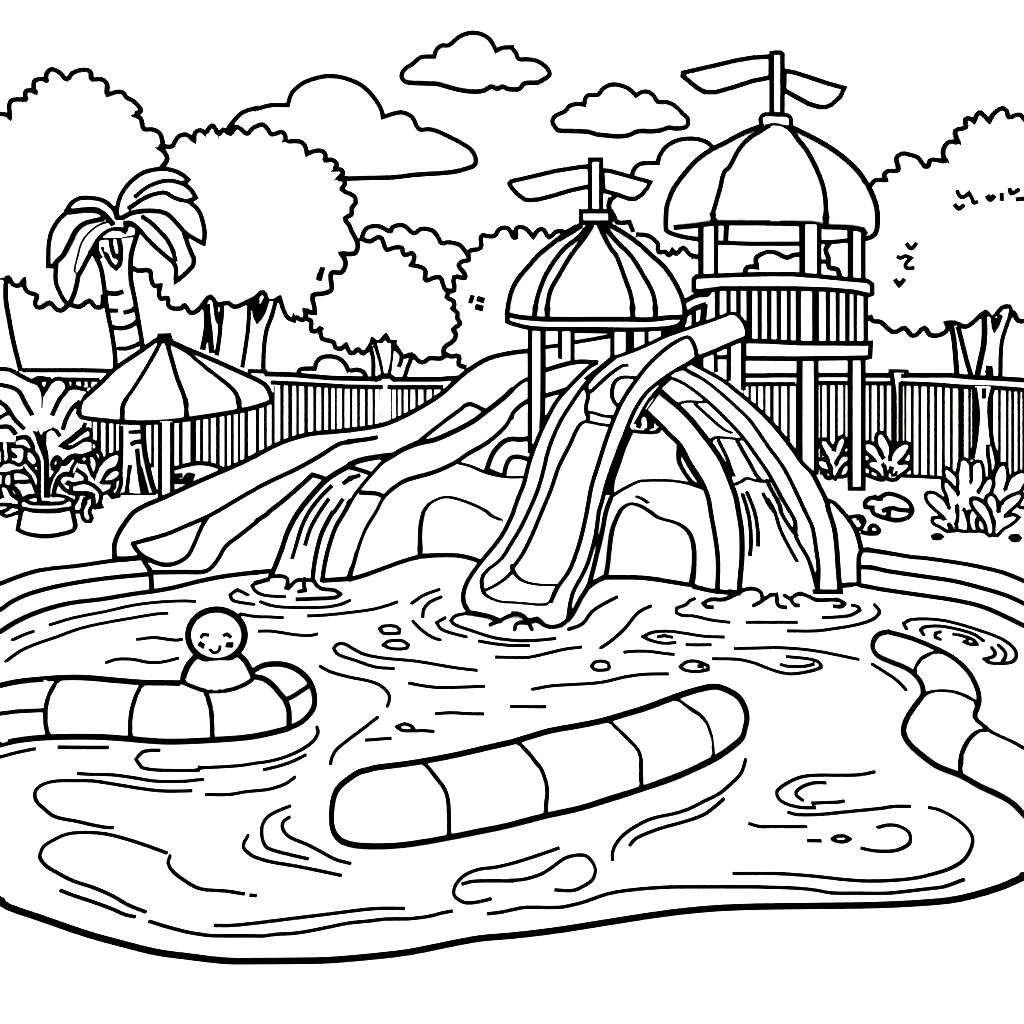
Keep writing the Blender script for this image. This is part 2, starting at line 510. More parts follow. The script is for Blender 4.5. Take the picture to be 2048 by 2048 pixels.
for arc in (right, left):
    xy = smooth([(v.x*100, v.y*100) for v in arc]); q = [Vector((x/100, y/100, RIM_Z)) for x, y in xy]
    c.tube3(q, [.014]*len(q))
tag(c.build('pool_coping'), kind='structure')
for s in ("02: 1065,350 1105,400 1140,450 1143,600",): pass

# ================================================================== CLOUDS
def cloud(label, outline, d, edges=None, z=.9):
    o, sh = part('cloud', None, outline, d, 1.0, ('round', 6.0, 60), 4.2, sm=True, white=PAPER, edges=edges, grid=30)
    tag(o, label, 'cloud', 'outlined clouds in the sky')
cloud('large flat-bottomed cloud rising behind the round tree left of centre',
      "00: 1720,985 1760,920 1830,850 1932,815 10: 0,825 110,795 240,795 255,740 280,690 370,620 510,578 610,578 700,600 790,640 860,700 920,780 950,840 958,885 1050,855 1110,850 1180,885 1230,975 1310,975 1390,1000 1600,1110 1650,1170 1655,1240 1600,1270 1480,1300 1200,1320 1030,1340 820,1345 700,1348 400,1348 00: 1720,1348", 150)
cloud('small puffy cloud highest in the sky above the left dome',
      "10: 1098,572 1125,520 1180,485 1240,435 1290,428 1345,428 1360,380 1400,345 1455,343 1530,280 1590,255 1640,248 1710,262 1770,305 1812,385 1860,362 1932,358 20: 0,365 30,400 50,445 110,448 180,458 245,495 280,540 280,570 240,600 190,625 95,630 55,672 0,675 10: 1900,672 1858,655 1820,672 1775,655 1720,685 1630,692 1540,680 1460,660 1370,635 1270,630 1160,625 1120,612", 140)
cloud('oval puffy cloud floating between the two dome flags',
      "20: 305,920 320,880 400,840 435,800 490,785 545,790 555,740 580,718 650,715 680,675 730,645 780,638 850,655 900,685 935,722 980,695 1030,695 1070,725 1100,768 1170,772 1230,800 1290,860 1325,895 1325,945 1295,965 1230,970 1180,965 1120,985 1050,992 950,992 880,1022 790,1030 700,1022 640,1015 570,995 440,990 350,985 325,960", 140)
cloud('cloud half hidden behind the large dome roof and left pennant',
      "20: 740,1590 728,1540 790,1470 850,1400 905,1320 925,1270 975,1235 1100,1230 1112,1180 1150,1120 1210,1075 1290,1050 1400,1050 1480,1080 1520,1120 1700,1300 1700,1600 1300,1760 920,1745 885,1678 795,1678 760,1625", 140,
      edges=["20: 740,1500 728,1560 765,1620 795,1678 885,1676 912,1745", "20: 905,1320 925,1270 975,1235 1100,1230 1112,1180 1150,1120 1210,1075 1290,1050 1400,1050 1480,1080 1520,1120", "20: 790,1470 740,1520 730,1590"])

# ================================================================== TREES BEHIND THE FENCE
def tree(name, label, base, crown, cd, cedges, clines=(), trunks=(), bulge=1.2, blobs=()):
    t = thing(name, label, 'tree', base, 'trees behind the fence'); CORNER[0] = 98
    o, sh = part('crown', t, crown, cd, .5, ('round', bulge, 90), 4.3, sm=True, white=PAPER, edges=cedges, lines=list(clines), smlines=True, grid=34)
    CORNER[0] = 66
    for td, poly, ed in trunks:
        part('trunk', t, poly, td, .3, ('revolve', .8), 4.0, edges=ed, sm=False, white=PAPER)
    return t
LTOP = "00: -20,858 60,870 80,900 72,830 72,790 95,755 200,755 212,765 195,740 197,690 240,685 285,710 262,680 255,640 270,605 340,600 360,625 350,590 352,560 375,530 405,525 460,555 505,600 545,555 610,530 680,538 690,590 700,600 770,600 808,635 808,700 815,715 870,697 925,697 955,735 1010,765 1060,820 1060,840 1010,870 1060,890 1080,960 1095,977 1150,977 1205,1005 1225,1060 1225,1100 1195,1115 1235,1140 1262,1190 1255,1220 1225,1260"
LBOT = "01: 0,182 40,182 65,165 95,210 130,225 165,210 185,175 185,230 215,275 280,300 265,350 280,385 320,385 375,355 430,405 470,410 520,370 600,385 675,340 720,385 770,380 780,300"
LBOTR = "01: 780,300 770,380 720,385 675,340 600,385 520,370 470,410 430,405 375,355 320,385 280,385 265,350 280,300 215,275 185,230 185,175 165,210 130,225 95,210 65,165 40,182 -20,182"
tree('round_tree', 'tall bumpy-crowned tree at the left edge behind the palm', (-10, 741, 26),
     LTOP + " 00: 1100,1932 01: 1000,80 " + LBOTR, 29, [LTOP, LBOT],
     trunks=[(27, "01: -260,150 45,190 45,330 100,640 160,880 -200,880", ["01: 45,190 45,330 70,480 100,640 155,860"])])
MTOP = "00: 1240,1105 1300,1105 1320,1070 1350,1030 1400,1015 1430,1030 1470,1070 1470,1010 1500,985 1530,990 1555,1015 1580,965 1610,950 1650,1030 1685,980 1740,1010 1780,960 1820,975 1865,1010 1900,975 1932,955 10: 50,940 90,975 120,1015 190,995 215,1010 225,1060 215,1070 330,1068 370,1100 385,1165 440,1140 500,1140 525,1170 525,1210 570,1205 610,1240 585,1283 640,1280 655,1310 610,1355 660,1355 670,1390 650,1430 740,1480 752,1530 725,1570 720,1620 675,1650 705,1700 720,1740 765,1830 765,1880 740,1915 640,1912 11: 655,0 675,40 670,90 640,125 580,125 563,150 572,230 560,265 500,285 430,300 440,380 445,430 410,425 368,400"
MBOT = "11: 368,400 375,450 350,485 292,450 285,487 240,465 205,400 180,315 140,338 90,338 55,275 0,315 01: 1850,355 1770,385 1720,355 1640,365 1590,310 1540,355 1500,405 1440,430 1395,375 1370,395 1300,395 1270,370 1265,320 1215,322 1200,290 1212,222 1165,225 1140,170 1130,112 1040,112 1005,90"
tree('round_tree', 'broad bumpy-crowned tree between the palm and the big cloud', (525, 741, 26),
     MTOP + " " + MBOT + " 01: 900,0 00: 1150,1700", 31, [MTOP, MBOT], [("11: 498,95 488,130 478,170", 5.5)],
     trunks=[(28, "01: 1880,350 1875,520 1830,850 11: 55,850 60,700 80,560 120,450 150,345", ["01: 1880,350 1875,520 1855,680 1830,835", "11: 55,850 60,700 80,560 120,450 148,345", ("11: 75,340 45,420 12,480 0,430 0,330", 6.5)]),
             (27.6, "01: 1580,370 1640,480 1665,510 1640,740 1595,725 1590,560", [("01: 1565,370 1572,470 1585,560 1597,725", 5.2), ("01: 1555,400 1560,480 1555,570 1530,700", 5.2), "01: 1625,370 1640,480 1662,520 1655,620 1637,745", "01: 1675,370 1672,470 1660,540", "01: 1620,368 1680,370"])])
CTOP = "10: 790,1800 860,1822 920,1790 950,1800 975,1870 990,1885 1040,1870 1100,1870 1110,1910 1130,1925 1175,1910 1195,1932 11: 1185,50 1170,70 1250,85 1280,115 1275,170 1290,185 1340,165 1390,163 1410,210 1430,255 1455,270 1440,310 1490,340 1495,385 1485,395 1520,430 1520,470 1540,510 1490,555 1510,590 1490,640 1420,695 1420,760"
CBOT = "11: 1420,760 1390,775 1310,772 1270,800 1230,795 1175,745 1110,760 1080,720 1040,660 1045,650 1010,650 980,600 935,650 905,650 880,630 870,665 810,735 770,705 740,730 710,730 680,670 640,700 600,690 585,650 500,625 480,570 420,565 415,490 385,475 368,440"
tree('round_tree', 'rounded centre tree with three short trunks above the fence', (770, 746, 26),
     CTOP + " " + CBOT + " 11: 250,300 10: 500,1932 600,1700", 33, [CTOP, CBOT, ("11: 475,560 500,535", 5)],
     trunks=[(28, "11: 895,660 930,780 950,900 1010,900 1035,780 1035,665", [("11: 895,665 930,790 948,890", 4.6), ("11: 1040,665 1035,780 1012,890", 5)]),
             (27.5, "11: 870,690 888,780 885,920 945,920 920,800 880,670", ["11: 865,690 885,780 885,910"]),
             (27.5, "11: 1045,720 1095,770 1080,830 1165,760 1120,920 1025,890", ["11: 1175,765 1145,840 1122,912", "11: 1062,700 1098,750 1092,800 1080,832"])])
DTOP = "10: 800,1790 820,1740 850,1715 905,1705 950,1715 1015,1745 1030,1715 1090,1698 1130,1710 1190,1760 1240,1730 1290,1728 1340,1745 1380,1800 1400,1835 1450,1828 1530,1845 1560,1870 1595,1920"
tree('round_tree', 'low bushy treetop peeking out behind the rounded centre tree', (850, 741, 34),
     DTOP + " 11: 1605,30 1450,270 1000,500 800,200 10: 780,1900", 36, [DTOP],
     trunks=[])
ETOP = "10: 1595,1920 1620,1890 1695,1870 1695,1800 1710,1775 1740,1780 1800,1780 1830,1735 1870,1718 1910,1730 20: 10,1790 30,1790 30,1730 60,1712 110,1730 160,1790 200,1735 240,1735 280,1790 330,1750 380,1745 400,1755 480,1710"
ER = "20: 940,1770 1030,1780 1100,1840 1105,1900 1155,1900 1185,1925 1210,1885 1240,1915 1290,1870 1340,1920 1380,1932 21: 1370,15 1410,0"
tree('round_tree', 'wide tree behind the small dome with three dots', (990, 741, 31),
     ETOP + " 20: 900,1760 " + ER + " 21: 1500,300 1300,860 0,860 11: 1575,840 1530,820 1530,760 1470,755 1420,735 1420,600 1400,300 1435,258 1495,255 1495,162 1575,165 1575,135 1530,70 1560,40 1605,30", 35,
     [ETOP, ER, "10: 1598,1918 11: 1605,30 1560,40 1530,70 1575,135 1575,165 1495,162 1495,258 1435,258", "11: 1420,735 1470,758 1530,760 1530,820 1580,840"],
     [("11: 1632,305 1620,350", 4.5), ("11: 1682,325 1715,335", 5.5), ("11: 1668,385 1705,395", 5.5)])
RTOP = "30: 780,1390 810,1360 890,1362 880,1340 880,1310 910,1290 980,1285 975,1240 970,1190 1010,1160 1070,1168 1130,1190 1165,1235 1185,1258 1210,1250 1220,1215 1250,1205 1350,1225 1325,1190 1325,1120 1370,1070 1440,1085 1420,1040 1415,985 1490,960 1490,900 1530,898 1555,920 1590,850 1630,875 1670,920 1700,860 1765,818 1800,840 1815,885 1870,868 1905,870 1945,915 2000,940"
RBOT = "31: 1950,490 1890,490 1850,430 1830,430 1815,385 1760,395 1690,470 1640,425 1560,490 1490,535 1410,505 1340,505 1355,540 1330,580 1280,600 1220,595 1178,545 1120,595 1080,598 1030,545 970,572 930,570 850,500 790,490 770,455"
tree('round_tree', 'large leafy tree right of the tall tower with forked trunk', (1965, 741, 24),
     RTOP + " 31: 2200,300 " + RBOT + " 31: 600,480 0,400 21: 1600,150 20: 1600,1932 30: 300,1600", 27, [RTOP, RBOT],
     [("30: 1428,1445 1455,1488 1480,1485 1515,1455 1540,1500 1550,1530 1575,1525", 3.5), ("30: 1408,1545 1440,1575 1472,1552", 3.9), ("30: 1655,1480 1675,1505 1700,1485", 4.9), ("30: 1762,1465 1762,1510", 3.9), ("30: 1822,1425 1835,1460 1885,1435", 3.9), ("30: 1875,1505 1940,1498", 3.9),
      ("30: 1045,1840 1080,1875 1115,1840", 3.9), ("31: 975,5 1000,15 1035,0 1080,15 1035,65 1048,92 1095,90", 3.5), ("31: 960,180 990,222 1025,180", 3.9),
      ("30: 465,1835 435,1885 31: 455,15 460,85 520,100 540,145", 4.6), ("31: 400,42 460,42", 4), ("21: 1755,140 1775,85 1850,85 1840,20 20: 1870,1925 1932,1900", 4.6), ("30: 0,1902 60,1908 140,1945 190,1925 240,1920", 4.6)],
     trunks=[(25, "31: 1380,530 1435,530 1480,720 1525,900 1425,900 1405,650", [("31: 1385,535 1405,650 1425,885", 4.6), ("31: 1435,540 1480,720 1500,800 1527,890", 4.6)]),
             (24.6, "31: 1630,440 1690,480 1815,400 1790,520 1770,600 1755,700 1752,910 1580,890 1630,650", [("31: 1632,440 1630,650 1600,800 1582,890", 5), "31: 1835,430 1775,600 1757,700 1752,905", ("31: 1700,480 1712,560 1750,460", 4.5), ("31: 1655,900 1658,840 1682,840 1688,890", 3.0)])])
b, _ = part('garden_bush', None, "11: 320,890 330,860 370,850 440,850 450,800 490,765 550,757 620,770 670,810 700,870 760,858 810,875 835,915 835,960 320,940", 18, .3, ('round', .4, 40), 4.2,
            edges=["11: 320,890 330,860 370,850 445,850 455,805 490,768 550,757 620,770 670,810 700,870 760,858 810,875 833,915"], white=PAPER)
tag(b, 'low three-lobed bush behind the fence left of centre', 'bush')

# ================================================================== FENCES
FD = 15.5
def pickets(parent, tile, bars, ytop, d, ybot=None):
    ox, oy, wd = TILES[tile]; k = wd/1932
    bars = [(ox+x*k, w_*k) for x, w_ in bars]
    gy = 742+(EYE-GROUND_Z)*F/d
    for i in range(len(bars)-1):
        (x0, w0), (x1, w1) = bars[i], bars[i+1]
        if x1-x0 > 45: continue
        t = oy+(ytop((x0+x1)/2) if callable(ytop) else ytop)*k
        bt = ybot if ybot else gy
        mb = MB()
        mb.box(x0, t, x1, bt, d, .03)
        a = BAR_ADD
        mb.box(x0, t, x0+w0/2+a, bt, d-.012, .011, 1); mb.box(x1-w1/2-a, t, x1, bt, d-.012, .011, 1)
        if not callable(ytop): mb.box(x0, t, x1, t+3, d-.016, .003, 1)
        mb.build('picket', parent)
def rail(parent, outline, d, edges, name='top_rail'):
    return part(name, parent, outline, d, .05, None, 3.8, edges=edges, sm=False, smlines=False)

lf = thing('picket_fence', 'long white picket fence running behind the hut and the left slide', 'fence', (520, 951, FD), 'garden fences')
rail(lf, "01: 180,862 640,862 840,866 840,938 250,935", FD+.15, [("01: 180,862 640,862 840,868", 4), ("01: 255,935 370,935", 3.6), ("01: 440,930 600,932 745,934", 3.6), ("01: 555,945 557,965", 3.6), ("01: 622,945 625,975", 2.8), ("01: 675,945 675,990", 2.8), ("01: 508,945 508,1000", 3)])
part('fence_board', lf, "01: 255,935 745,935 745,1700 0,1700 0,935", FD+.2, .03, None, 0, edges=[], sm=False)
pickets(lf, '01', [(685, 26), (745, 28), (808, 26), (865, 20), (913, 26), (975, 10), (1030, 10), (1090, 24), (1150, 20), (1205, 14), (1300, 22), (1363, 26), (1457, 42), (1520, 22), (1580, 18), (1643, 26), (1703, 20), (1752, 20), (1803, 16), (1857, 26), (1942, 24)], lambda x: 1235 if x < 400 else 1090, FD, 936)
TR = "11: 75,890 270,895 560,920 905,928 945,908 1010,908 1045,930 1380,930 1515,920"
rail(lf, TR + " 11: 1560,960 1520,990 1405,990 945,985 680,982 300,962 120,955 40,955", FD-.05,
     [(TR, 4.6), ("11: 120,955 300,962 520,975 680,985 950,988", 4), ("11: 1000,990 1405,990", 4), ("11: 0,870 70,872 80,895", 4), ("01: 1880,868 1932,870", 4), ("11: 905,930 930,925 950,905 1010,905 1045,932", 5)])
pickets(lf, '11', [(10, 24), (70, 20), (128, 22), (195, 24), (257, 28), (313, 18), (377, 26), (443, 22), (503, 22), (555, 22), (602, 14), (658, 18), (717, 18), (773, 20), (832, 22), (888, 18), (942, 18)],
        lambda x: 1060 if x < 547 else 978, FD)
pickets(lf, '11', [(1012, 26), (1063, 14), (1105, 18), (1155, 18), (1212, 20), (1275, 22), (1335, 14), (1400, 10)], 985, FD)
part('fence_post', lf, "11: 950,950 997,950 997,1620 950,1620", FD-.02, .06, None, 0, edges=[], sm=False)
pickets(lf, '11', [(1800, 10), (1855, 14), (1905, 14), (1960, 14), (2022, 12), (2080, 10)], 1240, FD, 900)

rf = thing('picket_fence', 'tall white picket fence on the right behind the leafy plants', 'fence', (1900, 951, FD), 'garden fences')
rail(rf, "21: 1700,900 1932,900 31: 920,900 1370,905 1530,915 1750,925 1960,937 3000,990 3000,1060 1960,1012 1450,985 1150,965 21: 1700,965", FD-.06,
     [("21: 1760,902 1932,902 31: 0,900 210,900", 4.2), ("31: 375,898 605,898", 4.2), ("31: 735,900 930,900 930,872 1042,875 1048,898", 4.6), ("31: 1040,900 1370,900 1530,915 1750,925 1960,938 3000,990", 4.6),
      ("21: 1770,968 1932,966 31: 0,966 195,966", 3.6), ("31: 375,958 605,958", 3.6), ("31: 735,960 925,960", 3.6), ("31: 1000,960 1150,965 1300,972 1450,985 1700,992 1960,1012 3000,1060", 4)])
pickets(rf, '31', [(-190, 10), (-137, 16), (-82, 16), (-27, 16), (30, 24), (90, 18), (155, 18), (225, 26), (290, 10), (362, 10), (402, 14), (457, 24), (517, 20), (577, 14), (618, 10)], 962, FD)
pickets(rf, '31', [(715, 16), (772, 20), (835, 20), (885, 22), (943, 22)], 956, FD)
pickets(rf, '31', [(1008, 18), (1038, 14), (1090, 20), (1147, 20), (1212, 20), (1267, 22), (1325, 20), (1385, 20), (1448, 20), (1468, 22), (1522, 16), (1558, 30)], 964, FD)
pickets(rf, '31', [(1558, 20), (1625, 10), (1690, 22), (1748, 18), (1807, 18), (1848, 20), (1895, 20), (1932, 20), (1985, 20)]+[(2040+60*i, 20) for i in range(16)], 990, FD)
part('gate_post', rf, "31: 935,885 1025,885 1025,905 998,930 998,1660 950,1660 955,1030", FD-.14, .06, None, 3.6,
     edges=["31: 935,890 945,960 955,1040 955,1460", "31: 1025,905 1010,905", "31: 998,955 998,1400", "31: 955,1450 1000,1400"], sm=False)
# ================================================================== THATCHED HUT
hd = 12.6
hut = thing('garden_hut', 'round hut with a wide conical panelled roof beside the tall palm', 'hut', (330, 988, hd))
ROOF = "01: 1205,620 1075,710 870,850 770,950 670,1040 612,1100 600,1190 622,1218 780,1240 1000,1258 1240,1252 1400,1235 1600,1205 1810,1170 1932,1140 11: 110,1100 118,1075 90,1000 60,965 0,930 01: 1932,930 1600,780 1300,650 1278,612"
part('roof', hut, ROOF, hd, .08, ('revolve', .45), 4.4, sm=True, grid=22,
     lines=["01: 1205,670 1150,770 1080,890 990,1030 930,1120 922,1240", "01: 1258,650 1290,760 1340,930 1400,1090 1408,1230", "01: 1280,648 1380,710 1600,880 1750,1000 1795,1070 1808,1165"])
part('roof_cap', hut, "01: 1205,600 1278,600 1290,640 1200,640", hd-.05, .1, None, 4, sm=False, lines=[("01: 1208,608 1275,606", 6)])
part('post', hut, "01: 1208,1250 1300,1250 1300,1850 1208,1850", hd-.1, .1, ('revolve', .6), 3.9, sm=False,
     edges=["01: 1208,1262 1208,1820", "01: 1300,1262 1300,1785"])
mr, _ = part('garden_rock', None, "01: 1310,1640 1310,1610 1400,1582 1500,1563 1600,1575 1690,1612 1720,1690 1400,1800 1310,1800", 12.9, .2, None, 4,
             edges=["01: 1310,1605 1400,1580 1500,1563 1600,1575 1692,1612", ("01: 1315,1660 1370,1655", 4.2), ("01: 1318,1700 1380,1702 1440,1682 1452,1658 1420,1655 1405,1680", 5)])
tag(mr, 'low rounded mound beside the hut post above the long slide', 'mound')

# ================================================================== TALL PALM
pd = 13.0
palm = thing('palm_tree', 'tall curved palm with drooping fronds beside the conical hut', 'palm tree', (280, 972, pd))
part('trunk', palm, "00: 860,1740 1030,1740 1005,1850 990,1932 01: 990,170 1020,340 1050,520 1070,640 1080,800 1085,1290 1110,1560 1172,1790 920,1800 915,1290 880,1000 870,740 850,600 810,420 790,240 760,90 715,0", pd, .1, ('revolve', .6), 4.2, sm=False, grid=24,
     edges=[("01: 715,-10 762,90 788,240 812,420 845,580 868,740 872,835", 4.4), "00: 1045,1740 1010,1850 990,1932 01: 988,170 1012,300 1030,400 1050,520 1070,640 1078,705",
            "01: 915,1290 915,1500 912,1600", ("01: 1080,1290 1090,1450 1110,1560 1140,1690 1170,1790", 4.6), ("01: 1035,1460 1045,1570 1058,1680 1078,1785", 3.8), ("01: 980,1585 970,1690 955,1790", 4), ("01: 925,1800 1050,1808 1160,1802", 4), ("01: 1060,1600 1110,1785", 3),
            ("01: 800,275 870,285 925,270", 4.4), ("01: 820,412 882,412", 4), ("01: 940,425 990,412 1022,390", 4), ("01: 845,535 915,545 980,530 1032,495", 4.2), ("01: 902,698 970,695 1062,655", 3.8), ("01: 978,1330 1080,1325", 3), ("01: 995,1418 1020,1405 1080,1400", 4)])
def frond(poly, d, edges, w=4.2):
    part('frond', palm, poly, d, .05, ('round', .08, 14), w, edges=edges, white=PAPER)
frond("00: 887,1645 887,1560 920,1460 990,1370 1090,1300 1220,1275 1310,1287 1380,1320 1420,1355 1390,1388 1440,1430 1475,1490 1430,1522 1500,1590 1535,1690 1545,1770 1535,1838 1490,1820 1410,1765 1340,1690 1270,1620 1200,1595 1080,1592 980,1612 930,1640", 12.70,
      ["00: 885,1648 887,1560 920,1460 990,1370 1090,1300 1220,1275 1310,1287 1380,1320 1420,1355 1390,1388 1440,1430 1478,1490 1430,1522 1500,1590 1535,1690 1545,1770 1537,1840 1490,1815 1410,1765 1340,1690 1270,1620 1200,1595 1080,1592 980,1612 930,1640 885,1645",
       ("00: 1390,1378 1360,1378 1300,1365 1240,1365 1170,1385 1100,1420 1020,1485", 3.8), ("00: 1440,1515 1390,1515 1310,1490 1250,1455 1180,1462 1100,1490 975,1568", 4)])
frond("00: 885,1645 830,1540 770,1510 700,1495 610,1495 550,1525 515,1570 505,1600 590,1585 690,1575 760,1600 800,1630 850,1688", 12.75,
      ["00: 882,1645 865,1590 820,1540 770,1510 700,1495 610,1495 550,1525 515,1570 505,1600", ("00: 500,1600 590,1590 690,1582 740,1590 800,1630 848,1685", 5.2)])
frond("00: 840,1655 760,1600 590,1598 500,1605 440,1665 390,1750 370,1840 367,1932 01: 367,75 395,75 430,45 485,0 00: 530,1825 570,1745 630,1690 700,1668 760,1650", 12.80,
      ["00: 505,1600 440,1665 390,1750 370,1840 366,1932 01: 366,78 398,75 425,45 480,-10 00: 530,1825 570,1745 630,1690 700,1668 770,1652", ("00: 500,1605 600,1592 740,1598 800,1640", 4)])
frond("00: 855,1680 780,1695 700,1740 630,1830 600,1932 01: 570,120 545,345 515,360 455,280 425,190 420,60 480,0 00: 530,1825 570,1745 650,1690 760,1650", 12.85,
      ["00: 855,1685 780,1697 700,1745 630,1830 600,1932 01: 575,110 592,130 565,270 530,355", "01: 425,50 422,190 455,280 490,340 518,362"])
frond("00: 880,1730 810,1748 750,1800 700,1890 01: 640,70 600,140 575,115 600,0 00: 630,1830 700,1745 780,1697 850,1690", 12.80,
      ["00: 935,1735 880,1728 810,1748 750,1800 700,1885 01: 672,0 625,90 590,150", ])
frond("00: 745,1820 850,1800 900,1800 910,1870 905,1932 01: 900,60 875,95 840,60 800,0 00: 760,1932", 12.78,
      ["00: 735,1815 730,1880 755,1940", ("00: 780,1870 812,1940", 4.4), ("00: 835,1805 845,1880 865,1940", 3.8), "00: 895,1800 910,1870 910,1932 01: 903,60 875,92 840,60 805,0", ("00: 760,1798 860,1788 1025,1768", 4.2), ("01: 862,-5 880,5 900,-5", 3.5), ("00: 700,1900 730,1830", 4.4)])
frond("00: 900,1690 930,1650 980,1612 1080,1592 1200,1595 1270,1620 1340,1690 1400,1770 1430,1850 1460,1932 01: 1460,20 1450,75 1325,200 1325,75 1250,0 00: 1170,1860 1105,1795 1050,1730 985,1690", 12.72,
      ["00: 1385,1740 1420,1850 1455,1932 01: 1463,20 1452,80 1322,200 1325,75 1245,-5 00: 1170,1860 1105,1795 1045,1725 985,1683 945,1685", ("00: 1080,1640 1140,1680 1200,1740 1260,1805 1300,1880 1325,1950", 4.2), ("00: 945,1685 950,1725 935,1755", 4), ("00: 985,1690 1035,1720 1035,1765", 4.4), ("01: 1250,0 1300,40 1328,20", 4)])
part('crown_shaft', palm, "00: 870,1740 935,1755 960,1700 1035,1725 1030,1765 905,1790 780,1790 820,1760", 12.74, .06, None, 3.8, edges=["00: 935,1755 965,1700", "00: 870,1728 935,1735"], sm=False)

# ================================================================== POTTED PALM AND LEFT SHRUBS
pt = 9.6
pot_plant = thing('potted_palm', 'long-fronded palm growing in a round pot at the left edge', 'potted plant', (93, 1072, pt))
part('pot', pot_plant, "P1: 300,1640 330,1500 360,1360 450,1385 540,1402 870,1402 960,1385 1060,1360 1078,1450 1103,1560 1103,1620 1060,1655 930,1690 790,1715 600,1717 430,1690", pt, .06, ('revolve', .6), 4.0, g=4)
part('pot_rim', pot_plant, "P1: 318,1250 370,1228 430,1262 500,1280 870,1280 970,1262 1030,1225 1070,1225 1088,1260 1070,1308 950,1325 850,1342 510,1342 400,1322 335,1308", pt-.18, .04, None, 3.4, g=2.5)
part('soil', pot_plant, "P1: 320,1225 430,1150 560,1135 850,1135 1000,1165 1090,1225 960,1268 500,1268", pt-.05, .05, None, 3.0, lines=[("P1: 395,1222 430,1172 560,1150", 3), ("P1: 580,1150 590,1240 620,1252", 3)])
part('stem', pot_plant, "P1: 500,300 640,330 700,180 800,150 840,640 890,800 1095,720 1175,590 1175,660 1110,800 950,800 880,850 830,960 800,1090 800,1200 760,1250 620,1235 603,1110 603,700 580,590 515,470", pt-.12, .04, None, 3.4,
     edges=[("P1: 520,140 565,215 610,360 665,490 700,600 705,900 708,1150", 5.0), ("P1: 650,365 665,220 700,165 780,125 840,155 900,235", 3.6), ("P1: 675,230 675,390 705,520 705,620", 3.6), ("P1: 165,370 220,290 310,258 410,258 470,330 500,390 507,465 570,560 592,680 592,1120 605,1240 740,1250", 3.6),
            ("P1: 800,740 795,640 830,570 875,560 910,600 915,640 950,645 1040,560 1130,530 1240,540 1400,480 1485,410 1430,335 1320,300 1230,320 1100,400 1030,425 915,390 980,340 1080,270 1200,170 1250,130 1285,55", 3.6),
            ("P1: 800,745 885,670", 3), ("P1: 885,640 890,720 800,850 745,1000 730,1160", 3.2), ("P1: 1165,600 1090,720 1070,810 960,810 880,880 830,1000 805,1150", 3.4), ("P1: 895,660 985,670 1090,575 1160,580", 3.2)], sm=False)
def frond2(poly, d, edges):
    part('frond', pot_plant, poly, d, .04, None, 4.0, edges=edges, white=PAPER)
frond2("01: 0,855 70,860 150,900 240,940 300,970 330,1040 330,1140 300,1300 180,1300 140,1010 0,970", pt-.1,
       ["01: -10,853 70,858 150,900 240,945 290,965 318,1010 330,1060 330,1140"])
frond2("01: 0,975 90,990 140,1010 180,1090 240,1195 280,1320 180,1300 110,1240 70,1150 0,1090", pt-.16,
       ["01: -10,970 90,992 145,1025 190,1110 240,1195", ("01: 0,1100 60,1150 110,1230 180,1300", 4.4)])
frond2("01: 330,1060 370,960 440,925 495,945 505,1000 450,1080 395,1195 390,1300 330,1320", pt-.14,
       ["01: 345,1010 380,955 440,925 490,945 508,1000 450,1080 395,1195", ("01: 260,935 290,920 370,930", 4), ("01: 290,945 330,1040 370,955", 4)])
frond2("01: 510,1000 560,985 640,1000 600,1100 540,1160 475,1305 395,1300 420,1150", pt-.13,
       ["01: 475,1305 500,1230 545,1150 600,1100", "01: 505,1005 560,992 645,1008", ("01: 600,1100 590,1190", 4)])
frond2("01: 0,1290 70,1290 115,1340 110,1400 0,1400 0,1220", pt-.17, [("01: -5,1290 70,1290 115,1340", 4.4), ("01: 0,1220 50,1190 70,1190", 3.6), ("01: 40,1130 75,1190", 4)])
part('leaf', pot_plant, "P1: 1010,365 1100,325 1200,245 1330,150 1358,190 1358,250 1270,275 1130,365 1040,392", pt-.2, .03, None, 3.2, g=2.5)
LEAF1 = ["P1: 225,375 240,325 290,300 345,285 400,305 440,365 485,430 450,435 400,410 345,380",
 "P1: 150,435 180,410 230,422 330,422 362,450 362,490 345,600 300,650 260,645 220,620 165,610 155,570 180,545 240,570 258,560 240,520 190,485",
 "P1: 410,480 430,455 480,500 540,580 545,640 500,680 470,655 410,590", "P1: 45,320 85,320 110,370 110,450 120,500 120,600 90,620 60,620 60,480 45,430",
 "P1: -40,300 0,300 30,350 20,450 30,520 30,620 0,645 -40,650",
 "P1: -40,715 0,720 50,670 130,648 200,665 320,705 335,665 380,648 410,665 440,710 520,800 550,850 575,950 572,1050 540,1000 500,900 430,790 360,722 345,750 200,755 130,785 -40,785",
 "P1: 210,800 300,802 380,830 435,865 438,905 270,905 235,918 210,890", "P1: 80,860 110,830 165,830 180,860 165,900 165,960 120,998 80,980 75,900",
 "P1: 195,985 215,955 280,950 370,965 430,950 470,955 500,1000 520,1070 545,1100 520,1115 440,1120 380,1150 335,1170 320,1110 290,1060",
 "P1: 20,1015 60,1012 110,1040 160,1140 250,1205 280,1230 285,1295 240,1290 160,1255 -40,1252 -40,1210 60,1165 35,1080",
 "P1: 165,1045 205,1045 250,1130 235,1175 200,1110", "P1: -40,1310 30,1298 130,1300 150,1325 110,1345 50,1355 -40,1385",
 "P1: 45,1415 130,1365 200,1315 260,1315 288,1340 288,1370 240,1385 110,1430"]
